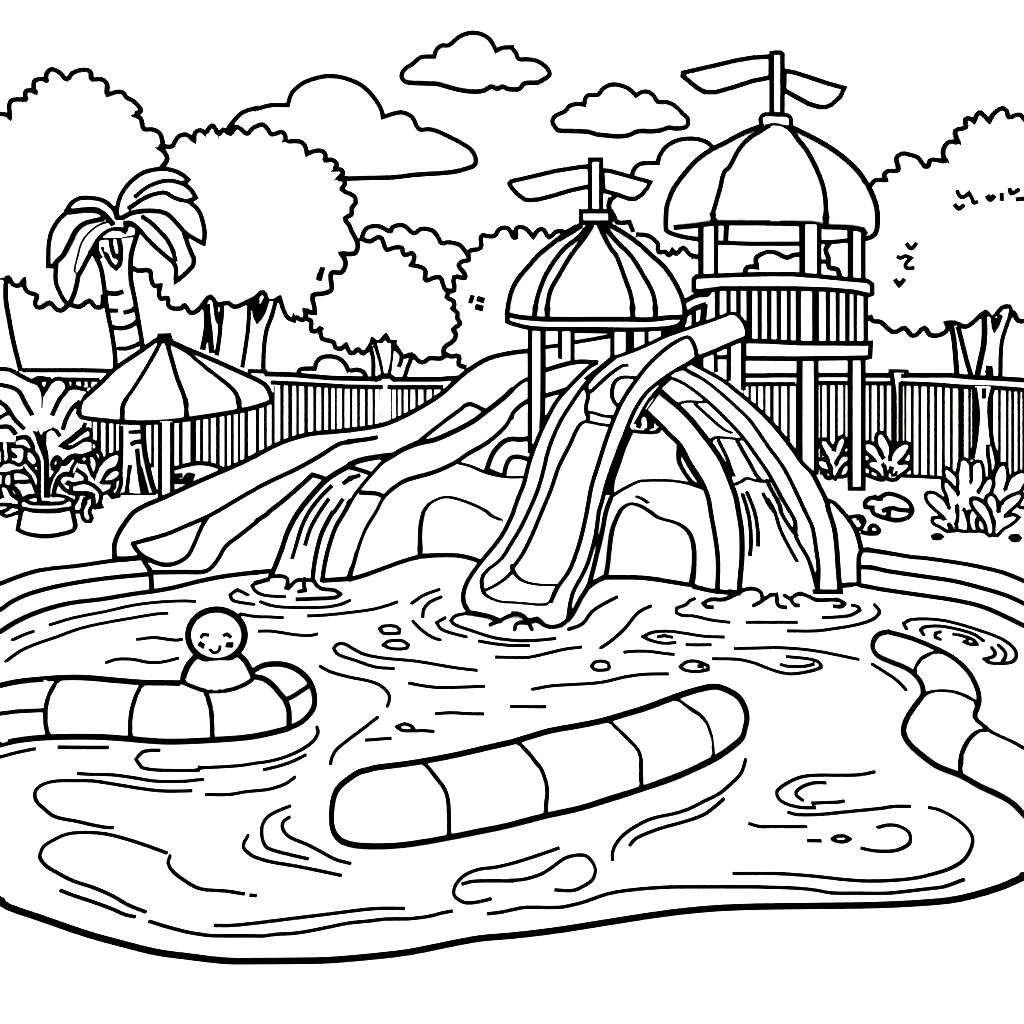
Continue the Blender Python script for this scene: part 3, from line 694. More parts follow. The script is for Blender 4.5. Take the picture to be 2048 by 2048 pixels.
ls = thing('leafy_shrub', 'dense leafy shrub at the left edge beside the pot', 'shrub', (20, 1028, 10.2), 'leafy garden shrubs')
for i, l in enumerate(LEAF1): part('leaf', ls, l, 10.1+.03*(i % 3), .03, None, 3.3, g=2.8, white=PAPER)
LEAF2 = ["P1: 845,1115 850,1060 882,968 930,1040 1000,1095 1070,1130 1162,1133 1130,1222 1080,1180 1000,1150 900,1120",
 "P1: 920,900 950,860 1010,848 1060,858 1115,858 1140,765 1200,810 1265,860 1268,915 1200,935 1050,935 1010,925 1060,1010 1072,1100 1010,1060 920,960",
 "P1: 1160,700 1200,635 1260,645 1320,690 1370,830 1430,905 1480,750 1560,640 1660,560 1770,515 1795,560 1745,695 1640,740 1590,790 1550,870 1510,945 1540,965 1705,967 1700,1010 1570,1085 1530,1085 1480,1020 1420,960 1330,935 1312,920 1305,840 1270,800 1170,730",
 "P1: 1100,1000 1250,965 1340,980 1440,1045 1495,1110 1495,1200 1465,1280 1420,1280 1432,1120 1320,1075 1100,1073", "P1: 1570,915 1640,830 1720,770 1795,770 1795,825 1700,900",
 "P1: 1710,1080 1760,930 1810,860 1800,980 1745,1115", "P1: 1235,565 1290,548 1312,615 1250,615", "P1: 1345,560 1400,545 1450,650 1418,805 1360,670", "P1: 1435,500 1480,500 1508,560 1508,632 1468,632 1435,550",
 "P1: 1130,1300 1205,1170 1180,1140 1370,1133 1390,1180 1390,1260 1340,1340 1330,1400 1360,1480 1350,1510 1320,1508 1270,1460 1270,1340 1290,1200 1240,1300 1200,1358 1132,1358",
 "P1: 800,720 830,640 860,600 875,605 875,655 830,710"]
ls2 = thing('leafy_shrub', 'broad-leaved shrub between the pot and the hut', 'shrub', (190, 1002, 11.6), 'leafy garden shrubs')
for i, l in enumerate(LEAF2): part('leaf', ls2, l, 10.6+.03*(i % 3), .03, None, 3.5, g=3.2, white=PAPER)
mb = MB()
for s in (("P1: 1290,1200 1345,1160", 4), ("P1: 1500,1250 1530,1310 1440,1320", 4.2), ("P1: 1650,1100 1700,1160 1790,1140", 4.5)):
    mb.line(P(s[0]), Shape(P("P1: 1100,1000 1800,1000 1800,1400 1100,1400"), 10.5), s[1])
mb.build('leaf_stalk', ls2, PAPER)

# ================================================================== RIGHT SIDE PLANTS AND ROCKS
def shrub(label, base, d, leaves, lines=()):
    t = thing('leafy_shrub', label, 'shrub', base, 'leafy garden shrubs')
    for i, l in enumerate(leaves): part('leaf', t, l, d+.02*(i % 3), .03, None, 3.5, g=3.2, white=PAPER, lines=list(lines) if i == 0 else ())
    return t
shrub('small leafy plant left of the tower post that stands free', (1664, 957, 15), 14.6,
      ["P3: 315,168 385,168 430,225 515,330 540,300 545,260 590,160 640,120 665,150 660,200 600,350 530,480 530,515 550,540 590,450 670,385 722,378 722,450 650,505 580,600 525,712 500,690 490,580 455,510 440,430 390,345 330,220",
       "P3: 270,470 350,468 410,500 453,575 430,603 330,570 290,530", "P3: 395,635 440,650 468,685 445,705 405,690", "P3: 605,690 640,610 680,545 722,525 722,600 690,660", "P3: 650,310 705,260 722,275 722,325 670,362 650,360"])
shrub('spiky leafy plant against the fence right of the free tower post', (1780, 960, 14.8), 14.5,
      ["P3: 980,215 1050,212 1130,255 1200,390 1250,435 1268,430 1250,330 1178,210 1178,90 1210,60 1240,70 1320,200 1342,270 1342,360 1330,410 1350,465 1370,465 1410,350 1500,255 1600,212 1645,240 1620,290 1550,400 1470,480 1468,500 1500,527 1600,515 1643,535 1600,590 1470,690 1440,722 1350,722 1312,690 1300,540 1250,498 1225,520 1280,660 1280,700 1260,722 1225,680 1180,620 1050,545 1040,520 1060,485 1160,480 1090,385 1000,310",
       "P3: 1555,465 1655,330 1658,440 1635,480"],
      [("P3: 1360,640 1380,565", 4.6), ("P3: 1385,680 1430,675 1460,625", 2.4)])
yd = 9.65
yc = thing('yucca_plant', 'big spiky plant with a bare upright stem at the right edge', 'plant', (1950, 1068, yd))
part('stem', yc, "31: 1565,985 1583,1190 1570,1320 P2: 1195,130 1190,300 1170,390 1130,450 1135,480 1190,600 1400,760 1470,660 1508,555 1470,330 1430,200 1400,50 31: 1665,1200 1668,1080 1695,990", yd+.2, .06, None, 4,
     edges=[("31: 1560,1000 1583,1190 1565,1400 1540,1530", 4), ("31: 1695,1000 1672,1100 1672,1220 1690,1400 P2: 1480,290 1520,480 1500,600 1440,700", 4.2), ("P2: 1380,230 1385,380 1410,520 1412,690", 3.6), ("31: 1628,1005 1628,1068", 4.2)], sm=False)
for i, l in enumerate(["P2: 740,605 760,590 830,645 885,700 905,750 905,848 885,845 830,780 765,725 745,660",
  "P2: 725,790 760,785 820,860 890,940 930,1008 962,1008 965,940 950,900 950,660 968,560 985,470 1015,450 1060,480 1100,540 1103,810 1145,812 1162,720 1162,550 1215,498 1265,498 1285,560 1298,740 1225,945 1245,948 1290,890 1380,760 1425,740 1450,760 1435,850 1410,935 1350,980 1325,1058 1250,1015 1165,998 1105,1030 1105,1100 1140,1190 1222,1295 1195,1350 1210,1420 1208,1508 1150,1505 1115,1390 1117,1210 1090,1210 1080,1250 1040,1185 1000,1180 1050,1340 1072,1430 1070,1508 1030,1505 935,1492 935,1410 950,1370 950,1160 920,1115 885,1180 905,1340 850,1380 890,1450 890,1495 850,1495 810,1410 770,1410 815,1480 815,1508 780,1508 680,1445 580,1395 570,1345 660,1345 750,1355 730,1300 620,1200 500,1080 470,1000 490,968 560,968 620,1000 710,1070 790,1190 815,1190 805,1100 780,980 735,880",
  "P2: 1150,1090 1170,1058 1230,1070 1320,1130 1380,1220 1420,1330 1450,1480 1440,1560 1415,1570 1390,1550 1370,1430 1310,1320 1210,1200",
  "P2: 1375,1070 1400,1005 1430,993 1475,1020 1510,1110 1515,1200 1535,1250 1580,1190 1588,1135 1610,1130 1650,1070 1750,1010 1860,965 1888,1000 1840,1080 1720,1190 1620,1290 1620,1325 1680,1320 1760,1300 1828,1320 1720,1410 1600,1480 1515,1570 1495,1570 1495,1490 1508,1390 1465,1280 1450,1210 1400,1130",
  "P2: 1465,955 1500,830 1495,740 1515,650 1570,560 1620,527 1645,570 1660,640 1660,740 1615,900 1650,918 1680,870 1730,750 1800,690 1890,650 1990,680 1870,900 1850,920 1760,945 1640,1010 1570,1090 1530,1020",
  "P2: 1240,1390 1275,1358 1300,1400 1358,1520 1270,1490", "P2: 2000,960 1930,1020 1865,1130 1885,1148 2000,1150", "P2: 2000,860 1920,880 1910,950 1940,990 2000,1000"]):
    part('leaf', yc, l, yd+[0, .02, -.05, -.04, .01, 0, .03, .05][i], .03, None, 3.2, g=3.2, white=PAPER)
def rock(label, base, outline, d, edges, w=4.2):
    o, _ = part('garden_rock', None, outline, d, .12, ('round', .1, 20), w, edges=edges, white=WHITE)
    tag(o, label, 'rock', 'rocks beside the pool')
rock('large rounded rock with a crease below the free tower post', None, "P3: 980,1170 980,1100 1030,1040 1100,1020 1200,1020 1300,965 1400,968 1540,1020 1640,1090 1690,1180 1690,1240 1640,1310 1560,1345 1460,1358 1350,1345 1140,1280 1095,1230 1085,1170", 10.65,
     [("P3: 985,1160 980,1100 1030,1040 1100,1020 1190,1025 1300,965 1400,968 1540,1020 1640,1090 1690,1180 1690,1240 1640,1310 1560,1345 1460,1358 1350,1345 1140,1280 1095,1230 1090,1172 985,1165", 4.1), ("P3: 1130,1010 1215,1060", 4.6), ("P3: 1255,1215 1390,1175 1480,1200 1580,1212 1690,1215", 4), ("P3: 1345,1215 1330,1320", 4)])
rock('hook-shaped stone touching the right slide edge', None, "P3: 745,1320 800,1305 940,1305 975,1370 960,1420 920,1490 830,1490", 10.05,
     [("P3: 745,1320 800,1305 930,1305 975,1370 960,1420 915,1488 830,1488", 3.4), ("P3: 885,1362 945,1400", 3.4)])
rock('small pointed stone with a flat tail beside the right slide', None, "P3: 930,1540 1050,1560 1150,1560 1200,1530 1200,1500 1150,1450 1100,1440 1055,1480 1060,1540", 9.8,
     [("P3: 940,1545 1050,1560 1150,1560 1195,1530 1190,1500 1150,1455 1100,1440 1050,1480 1065,1540", 3.8), ("P3: 1060,1545 1160,1555 1190,1520", 4)])
rock('small dark pebble left of the spiky right-edge plant', None, "P2: 530,1607 580,1570 680,1575 712,1607 680,1645 570,1645", 9.45, [("P2: 555,1607 600,1585 670,1590 690,1610 665,1632 570,1632 555,1610", 3.4)])
rock('small dark pebble right of the spiky plant at the frame edge', None, "P2: 1705,1625 1730,1590 1860,1590 1890,1630 1860,1670 1740,1670", 9.4, [("P2: 1728,1625 1750,1600 1840,1600 1868,1630 1840,1660 1760,1660 1728,1630", 3.4)])

# ================================================================== SMALL TOWER (left dome)
sd_ = 11.6
st = thing('slide_tower', 'smaller tower with a double-ribbed dome roof and pennants in the middle', 'tower', (1072, 1020, sd_), 'domed slide towers')
DOM = "20: 520,1690 400,1765 250,1880 21: 190,0 130,70 60,150 10,230 -20,320 -37,420 -37,440 0,450 60,462 160,472 260,478 870,478 1010,482 1100,475 1295,462 1303,400 1280,300 1220,180 1150,80 1060,0 20: 960,1840 850,1760 735,1690"
part('dome_roof', st, DOM, sd_, .06, ('revolve', .55), 4.3, sm=True, grid=22, eps=.03,
     edges=["20: 520,1695 400,1765 250,1880 21: 190,0 130,70 60,150 10,230 -20,320 -40,440", "20: 735,1695 850,1760 960,1840 21: 1060,0 1150,80 1220,180 1280,300 1303,400 1300,465"],
     lines=["20: 590,1690 500,1790 410,1860 21: 345,0 260,130 210,250 180,360 168,460", "20: 600,1710 540,1800 21: 440,0 345,160 290,260 268,370 267,470", "20: 655,1690 700,1790 750,1880 21: 790,0 850,160 890,270 907,350 912,475", "20: 690,1700 790,1820 21: 900,0 1000,160 1060,270 1080,360 1083,470", ("20: 515,1720 440,1770 360,1810", 3.2)])
part('roof_rim', st, "21: -37,440 0,450 60,462 160,472 260,478 870,478 1010,482 1100,475 1295,462 1290,490 1240,530 1100,550 870,555 640,552 260,548 120,540 0,510 -37,500", sd_-.35, .3, None, 4.3, sm=False,
     edges=[("21: -37,440 0,450 60,462 160,472 260,478 870,478 1010,482 1100,475 1180,465 1295,462", 4.6), "21: -37,440 -37,495 0,510 120,540 260,550 640,552 870,556 1100,550 1240,530 1290,490 1300,462"])
part('roof_cap', st, "20: 520,1595 742,1595 742,1680 520,1680", sd_-.3, .3, None, 4.2, sm=False)
part('pole', st, "20: 588,1205 673,1205 673,1595 588,1595", sd_-.25, .14, ('revolve', .8), 4.2, sm=False)
part('pennant', st, "20: 590,1255 520,1260 330,1290 100,1345 -5,1368 -20,1385 -5,1415 40,1465 95,1505 130,1511 200,1505 300,1480 450,1435 560,1412 590,1412", sd_-.2, .03, None, 4.3, sm=False)
part('pennant', st, "20: 680,1285 740,1290 900,1335 1045,1375 1020,1420 980,1470 930,1500 880,1500 800,1470 690,1440", sd_-.2, .03, None, 4.2, sm=False)
part('post', st, "21: 135,545 232,545 232,1290 200,1380 150,1490 135,1490", sd_-.2, .12, ('revolve', .7), 4.2, sm=False, edges=["21: 135,548 135,1480", ("21: 235,548 232,1150 225,1290", 5.0)])
for x0, x1, y1 in ((362, 457, 900), (757, 873, 860), (905, 1015, 760), (1140, 1160, 640)):
    if x1 < 1100:
        part('post', st, "21: %d,545 %d,545 %d,%d %d,%d" % (x0, x1, x1, y1, x0, y1), sd_+1.3, .12, None, 3.9, sm=False, edges=["21: %d,555 %d,%d" % (x0, x0, y1), "21: %d,555 %d,%d" % (x1, x1, y1)])
part('beam', st, "21: 250,680 350,670 470,650 757,605 757,560 1150,560 1150,520 250,540", sd_+1.5, .1, None, 3.6, sm=False,
     edges=[("21: 250,688 355,675", 3.8), ("21: 470,652 600,630 745,605", 3.8), ("21: 475,565 745,568", 4), ("21: 1140,555 1140,605", 3.8), ("21: 880,570 885,600", 5)])

# ================================================================== TALL TOWER (right dome)
td_ = 13.6
tt = thing('slide_tower', 'tall tower with a big ribbed dome, two decks and a free post', 'tower', (1640, 981, td_), 'domed slide towers')
DO2 = "20: 1880,950 1750,1000 1600,1080 1500,1130 1390,1210 1300,1310 1220,1420 1185,1500 1165,1570 1160,1680 1160,1735 1240,1715 1390,1700 1510,1685 1600,1683 1932,1683 30: 0,1685 330,1690 430,1710 600,1715 700,1735 735,1800 790,1785 818,1750 830,1680 820,1560 790,1470 760,1410 680,1290 550,1170 380,1060 200,970 100,915"
part('dome_roof', tt, DO2, td_, .06, ('revolve', .5), 4.4, sm=True, grid=24, eps=.045,
     edges=["20: 1880,950 1750,1000 1600,1080 1500,1130 1390,1210 1300,1310 1220,1420 1185,1500 1165,1570 1160,1680 1162,1738", "30: 170,955 380,1060 550,1170 680,1290 760,1410 790,1470 820,1560 828,1680 815,1755 780,1790 735,1803", "20: 1230,1718 1390,1702 1510,1687 1600,1683 1932,1683 30: 0,1685 330,1692 430,1712 600,1717 700,1735 735,1765"],
     lines=["20: 1932,955 1880,990 1780,1050 1710,1130 1640,1260 1600,1300 1570,1420 1530,1560 1515,1620 1530,1680", "30: -5,945 50,925 130,950 200,1020 290,1130 370,1280 420,1420 437,1550 437,1690"])
part('roof_lining', tt, "20: 1160,1735 1240,1715 1390,1700 1932,1690 30: 700,1735 780,1795 500,1760 20: 1410,1805 1300,1790 1230,1770", td_+.2, .06, None, 4.2, edges=["20: 1162,1735 1185,1755 1240,1775 1300,1790 1412,1808"])
part('finial', tt, "20: 1885,940 1875,890 1900,862 1932,862 30: 100,868 150,872 172,900 172,940 130,940 50,922", td_-.5, .3, None, 4.0, edges=["20: 1885,945 1875,900 1895,868 1932,862 30: 0,862 80,866 150,872 172,900 170,945"])
part('pole', tt, "30: 28,402 50,398 90,398 108,410 108,865 28,865", td_-.4, .14, ('revolve', .8), 4.4, sm=False)
part('pennant', tt, "20: 1932,428 1820,435 1700,455 1550,490 1400,525 1290,550 1288,572 1350,625 1400,665 1455,695 1540,695 1680,655 1820,610 1932,588 30: 20,575 20,430", td_-.35, .03, None, 4.4, sm=False)
part('pennant', tt, "30: 125,535 200,548 330,590 450,630 575,665 545,730 480,790 440,808 390,808 310,785 200,725 120,680", td_-.35, .03, None, 4.4, sm=False)
def post(x0, x1, y0, y1, d, w0=4.2, w1=4.2, tile='31', bottom=False):
    e = [("%s: %d,%d %d,%d" % (tile, x0, y0, x0, y1), w0), ("%s: %d,%d %d,%d" % (tile, x1, y0, x1, y1), w1)]
    if bottom: e.append(("%s: %d,%d %d,%d" % (tile, x0, y1, x1, y1), 5))
    part('post', tt, "%s: %d,%d %d,%d %d,%d %d,%d" % (tile, x0, y0, x1, y0, x1, y1, x0, y1), d, .14, None, 4, sm=False, edges=e)
post(1425, 1540, -235, 140, td_, 5, 4.2, '21')
post(258, 385, -235, 150, td_-.1, 5.4, 4.4)
post(622, 718, -205, 170, td_, 5.2, 4.4)
part('rail', tt, "20: 1550,1700 1932,1700 30: 255,1700 240,1845 20: 1932,1850 1550,1835", td_+.05, .08, None, 4, sm=False, edges=["20: 1550,1832 1640,1835 1800,1840 1932,1840 30: 240,1840", ("20: 1618,1700 1612,1830", 4.6)])
part('rail', tt, "30: 400,1715 605,1720 605,1815 500,1825 400,1825", td_+.05, .08, None, 4, sm=False, edges=["30: 400,1828 500,1826 610,1815"])
part('deck', tt, "21: 1372,175 1390,155 1700,142 1932,137 31: 0,137 180,137 370,152 600,175 750,188 785,215 785,285 760,295 650,270 450,252 200,245 0,245 21: 1932,245 1580,245 1400,268 1372,260", td_-.2, .3, None, 4.4, sm=False)
def balusters(tile, bars, y0, y1, d):
    ox, oy, wd = TILES[tile]; k = wd/1932
    for i in range(len(bars)-1):
        (x0, w0), (x1, w1) = bars[i], bars[i+1]
        mb = MB(); X0, X1, T, B = ox+x0*k, ox+x1*k, oy+y0*k, oy+y1*k
        a = 1.6
        mb.box(X0, T, X1, B, d, .05)
        mb.box(X0-(w0*k/2+a if i == 0 else 0), T, X0+w0*k/2+a, B, d-.012, .011, 1); mb.box(X1-w1*k/2-a, T, X1+(w1*k/2+a if i == len(bars)-2 else 0), B, d-.012, .011, 1)
        mb.build('baluster', tt)
balusters('31', [(-382, 30), (-297, 26), (-222, 28), (-140, 38), (-62, 26), (10, 28), (83, 28), (158, 24), (230, 34), (360, 46), (453, 26), (527, 24), (600, 28), (660, 20), (740, 30)], 250, 645, td_)
part('railing_base', tt, "31: -182,640 0,645 240,657 745,660 775,655 768,760 740,768 200,775 -182,772", td_-.15, .3, None, 4.6, sm=False)
post(238, 362, 780, 1640, td_-.1, 5.6, 4.6)
post(620, 717, 780, 1760, td_-.1, 4.6, 4.6, bottom=True)
part('corner_post', tt, "21: 1640,690 1745,650 1760,650 1745,1010 1640,930", td_+.1, .14, None, 4, sm=False, edges=["21: 1638,690 1635,935", ("21: 1745,650 1745,1005", 4.6)])
part('brace', tt, "21: 1430,780 1535,745 1640,700 1640,930 1430,830", td_+.15, .1, None, 3.6, sm=False, edges=["21: 1430,780 1430,830", "21: 1535,745 1538,870", "21: 1540,765 1635,762", "21: 1400,830 1390,790"])
part('gangway', tt, "21: 1310,335 1400,290 1460,270 1550,265 1550,460 1160,620 1150,590 1290,520", td_+.1, .1, None, 4, sm=False,
     edges=[("21: 1305,340 1400,295 1470,290 1490,265", 4.6), ("21: 1315,440 1370,400 1455,370", 5), ("21: 1452,375 1440,490", 6), ("21: 1372,420 1370,520", 4.2), ("21: 1370,525 1420,500", 3), ("21: 1160,590 1290,520 1310,445", 4)])
# ================================================================== LONG LEFT SLIDE
ld = along('x', (230, 7.75), (300, 7.8), (512, 8.45), (600, 8.35), (700, 8.35), (780, 9.1), (870, 10.3), (1060, 12.0), (1200, 12.3))
def ldo(k): return lambda p: ld(p)+k
ls_ = thing('water_slide', 'long curved slide sweeping down to the left from the small tower', 'water slide', (280, 1150, 8.4))
A_ = "02: 865,350 865,240 900,150 960,60 1010,0 01: 1100,1880 1220,1830 1500,1700 1800,1570 1932,1505 11: 0,1505 200,1405 400,1345 600,1325 850,1295 1000,1260 1200,1165 1400,1040 1520,930 1620,850 1760,770 1932,730 21: 130,715"
LOW = "11: 425,1650 350,1720 200,1850 95,1932 12: 90,10 0,70 02: 1932,75 1800,180 1700,260 1640,360 1580,430 1520,452 1400,452 1150,455"
part('chute', ls_, A_ + " 21: 400,790 640,800 520,890 400,1005 250,1050 130,925 0,1015 11: 1870,1070 1740,1175 1640,1250 1500,1330 1350,1390 1230,1420 1040,1505 850,1530 700,1585 620,1630 530,1690 " + LOW + " 02: 1130,400 1060,345", ldo(0), .12, None, 4.4,
     edges=[A_, (LOW, 4.3), "11: 425,1650 480,1665 530,1685", "21: 240,865 370,825 500,798 640,802", "21: 250,1055 320,1035 400,1010",
            "21: 105,935 60,960 0,1012 11: 1870,1070 1740,1170 1640,1245 1500,1320 1350,1385 1230,1412"],
     lines=["11: 905,1370 840,1382 700,1402 620,1422 480,1510 300,1610 150,1680 0,1755 01: 1800,1830 1640,1925 02: 1540,45 1400,105 1250,168 1000,238", "02: 1560,45 1520,110 1450,270 1410,335 1340,380 1270,397 1200,390 1100,345 1040,295 1003,240",
            "02: 860,350 960,350 1065,345 1105,400 1135,450 1145,590",
            "11: 1230,1395 1400,1260 1550,1150 1570,1130 1620,1118 1740,1175", "11: 1230,1400 1120,1450 1040,1495"])
part('side_wall', ls_, "11: 425,1655 530,1690 430,1790 320,1932 12: 240,150 200,270 150,400 112,492 02: 1932,458 1700,485 1500,525 1300,575 1150,600 1145,460 1400,452 1520,450 1580,430 1640,360 1700,260 1800,180 1932,75 12: 90,10 11: 95,1932", ldo(.05), .1, None, 4.3, skirt="02: 1150,598 1300,572 1500,522 1700,483 1932,455 12: 100,470", edges=["02: 1150,598 1300,572 1500,522 1700,483 1932,455 12: 100,445"])
BASE1 = "12: 0,535 100,505 130,490"
part('waterfall', ls_, "11: 530,1685 620,1625 700,1585 850,1530 950,1545 870,1640 780,1740 720,1830 660,1932 12: 600,110 540,330 495,515 430,520 300,510 235,540 112,490 150,400 200,270 240,150 310,0 11: 430,1790", ldo(-.1), .05, None, 4.4, skirt="12: 112,490 235,515 300,510 430,512 495,512",
     edges=["12: 115,455 115,492", ("11: 1010,1505 850,1528 750,1555 690,1590 620,1630 530,1690 430,1795 320,1932 12: 240,150 200,270 150,400 115,480", 5.2), "12: 580,0 500,150 460,290 435,430 428,520"],
     lines=[("11: 570,1735 490,1815 400,1932 12: 340,125 305,245 275,345", 3.8), ("11: 548,1835 480,1932 12: 410,125 372,245", 3.8), ("11: 655,1835 590,1932", 3.8), ("11: 662,1715 710,1680 772,1658", 4), "11: 700,1592 770,1612 850,1638"])
part('outer_wall', ls_, "11: 1230,1415 1350,1390 1500,1330 1640,1250 1740,1175 1870,1070 21: 0,1015 130,925 130,1090 0,1195 11: 1880,1290 1740,1410 1600,1490 1490,1560 1330,1630 1150,1690 1070,1730 960,1820 900,1932 12: 820,130 770,260 740,370 700,500 495,520 540,330 600,110 660,0 11: 720,1830 780,1740 870,1640 950,1550 1040,1505", ldo(-.06), .1, None, 4.6, skirt="12: 495,512 600,508 700,500",
     edges=["12: 492,516 600,510 700,503", "21: 0,1010 11: 1870,1070 1740,1172 1640,1247 1500,1322 1350,1387 1230,1413 1120,1455 1040,1500", "21: 130,1085 60,1130 0,1190 11: 1880,1285 1740,1410 1600,1490 1490,1565 1330,1635 1150,1685 1070,1725 960,1820 900,1932 12: 820,130 770,260 740,370 700,500",
            ("11: 1040,1500 950,1555 870,1640 780,1745 720,1830 665,1932 12: 600,110 545,270 515,400 498,515", 5)],
     lines=["11: 780,1785 830,1788 900,1792 960,1812"])

# ------------------------------------------------------------------ rock base with tunnels
rw = thing('rock_grotto', 'low wall with a rounded tunnel mouth between the left and middle slides', 'rock wall', (840, 1125, 9.4))
rd = along('x', (690, 8.4), (850, 9.3), (1000, 9.05))
part('wall', rw, "12: 700,500 740,370 770,260 820,130 900,0 11: 960,1820 1070,1730 1150,1690 1330,1630 1490,1560 1620,1590 1740,1640 1860,1670 1932,1678 21: 100,1675 60,1800 0,1932 12: 1850,190 1740,340 1690,375 1600,350 1500,330 1330,330 1230,340 1100,375 950,430", lambda p: rd(p)-.02+max(0, 1090-p[1])*.014, .2, None, 0, skirt="12: 700,500 950,428 1100,373 1230,338 1330,328 1500,326 1600,343 1690,372",
     edges=["12: 500,518 700,508 950,428 1100,373 1230,338 1330,328 1500,326 1600,343 1690,372", ("11: 1490,1560 1620,1592 1740,1642 1860,1672 1932,1678 21: 90,1675", 4.2)])
part('tunnel_mouth', rw, "12: 1240,330 1240,130 1265,0 11: 1300,1890 1400,1832 1490,1832 1640,1882 1740,1932 12: 1850,65 1850,190 1740,340 1690,375 1600,350 1500,330 1330,330", lambda p: rd(p)-.16+max(0, 1090-p[1])*.014, .06, None, 4.2, skirt="12: 1230,338 1330,328 1500,326 1600,343 1690,372",
     edges=["12: 1230,336 1330,328 1500,326 1600,343 1690,372", "12: 1240,338 1240,130 1262,10 11: 1280,1910 1310,1875 1400,1832 1490,1832 1640,1882 1740,1932 12: 1780,35 1845,65"])
hb = thing('boulder', 'rounded boulder behind the low wall left of the small tower post', 'boulder', (1000, 965, 11.5))
part('rock', hb, "11: 1495,1550 1620,1480 1740,1410 1880,1290 1932,1240 21: 130,1170 130,1675 11: 1932,1680 1860,1670 1740,1640 1620,1590", 12.1, .2, None, 4.2,
     edges=["11: 1495,1550 1620,1475 1740,1395 1850,1290 1900,1240 1932,1215 21: 0,1195", ("11: 1735,1630 1765,1540 1800,1470 1870,1400 1932,1380 21: 60,1385 120,1378", 4.6), "11: 1872,1655 1885,1590 1905,1545 1932,1520 21: 50,1515 120,1532", "11: 1750,1615 1860,1660"])

# ================================================================== MIDDLE SLIDES
md = along('y', (620, 12.2), (760, 11.0), (900, 10.0), (1024, 9.0), (1110, 8.3), (1250, 6.9))
ms = thing('water_slide', 'wide middle slide dropping from the tall tower to the front splash', 'water slide', (1060, 1248, 6.95))
LA = "21: 10,1932 50,1820 90,1720 130,1560 200,1370 260,1240 330,1110 395,1030 530,890 640,808"
T1 = "21: 640,820 770,780 900,725 1040,665 1150,612 1300,560 1500,492 1600,455 1640,440 1690,445 1740,490 1768,550 1770,612"
part('chute', ms, "12: 1610,765 1570,690 1565,620 1600,520 1690,390 1850,190 1932,30 " + LA + " 21: 770,780 900,725 1040,665 1150,612 1300,560 1500,492 1600,455 1640,440 1690,445 1740,490 1768,550 1770,612 1650,665 1520,720 1400,765 1200,900 940,1260 800,1500 690,1932 22: 620,370 560,560 450,780 400,825 340,862 270,862 230,840 190,812 130,815 90,790 50,770 0,768 12: 1850,820 1750,785", md, .12, None, 4.4,
     edges=["21: 10,1932 50,1820 90,1720 130,1560 200,1370 260,1240 330,1110 395,1030 530,890 580,845 635,815", "21: 750,775 660,850 560,930",
            "21: 760,775 900,725 1040,665 1150,612 1300,560 1500,492 1600,455 1640,440 1690,445 1740,490 1772,560 1772,615", "21: 1772,615 1650,665 1520,722 1410,765",
            ("12: 1610,760 1570,690 1565,620 1600,520 1690,390 1850,190 1932,30 21: 15,1920", 4.6),
            "12: 1610,760 1750,785 1840,820", "22: 0,768 50,770 90,790 125,820 190,810 230,840 270,862 340,862 400,825 450,780"],
     lines=["21: 765,780 600,920 540,985 440,1130 360,1260 280,1450 230,1650 190,1780 125,1932 22: 50,150 0,230 12: 1850,360 1715,480 1712,600 1760,650 1850,685 1932,690 22: 100,698 250,706 290,680 320,610 350,560",
            "21: 740,1285 660,1275 580,1258 530,1262 490,1310 440,1420 350,1600 300,1750 225,1932 22: 150,180 80,320 10,420", "22: 0,425 30,480 90,530 200,556 345,560", "22: 0,410 12: 1932,455 1830,545 1725,600",
            "21: 870,830 830,835 740,895 640,985 590,1035 560,990 600,925", "21: 560,1010 575,1060 560,1130 562,1190 575,1220", "21: 575,1185 620,1190 690,1212 780,1218 815,1150", "21: 940,925 860,918 800,930 765,975 755,1060 775,1110 815,1150",
            "21: 760,1230 765,1270", "21: 575,1215 570,1250"])
s2 = thing('water_slide', 'narrow middle slide with an open tube top overlapping the wide one', 'water slide', (1110, 1243, 7.0))
LE = "21: 1395,780 1280,840 1190,895 1100,960 1010,1040 930,1160 880,1270 850,1350 780,1530 720,1700 680,1850 655,1932"
part('chute', s2, "21: 1340,620 1290,627 1200,675 1100,755 1010,845 940,935 860,1050 800,1160 750,1280 700,1420 650,1580 600,1740 565,1932 22: 530,160 490,300 430,450 350,562 320,620 285,690 230,800 270,862 340,862 400,825 430,790 480,720 540,620 570,560 600,480 640,340 680,160 705,0 21: 745,1810 790,1650 860,1450 900,1330 940,1270 1010,1160 1110,1015 1195,930 1280,850 1395,780 1385,690", lambda p: md(p)-.3, .1, None, 4.4,
     edges=["21: 1395,770 1380,690 1340,622 1290,625 1200,675 1100,755 1010,845 940,935 860,1050 800,1160 750,1280 700,1420 650,1580 600,1740 565,1932 22: 530,160 490,300 430,450 350,562", "22: 350,562 320,620 290,690",
            "21: 1395,768 1350,800 1280,845", ("21: 880,1330 830,1440 790,1560 745,1690 735,1800", 8.5), "22: 420,810 450,780 520,650 575,560 600,480 640,320 680,150 708,0 21: 745,1830", "22: 570,570 640,520 700,490"],
     lines=[LE, "22: 655,0 630,180 575,380 530,480 465,600 440,690 425,800", ("21: 1195,920 1110,1000 1020,1110 960,1220 930,1270", 3.4)])

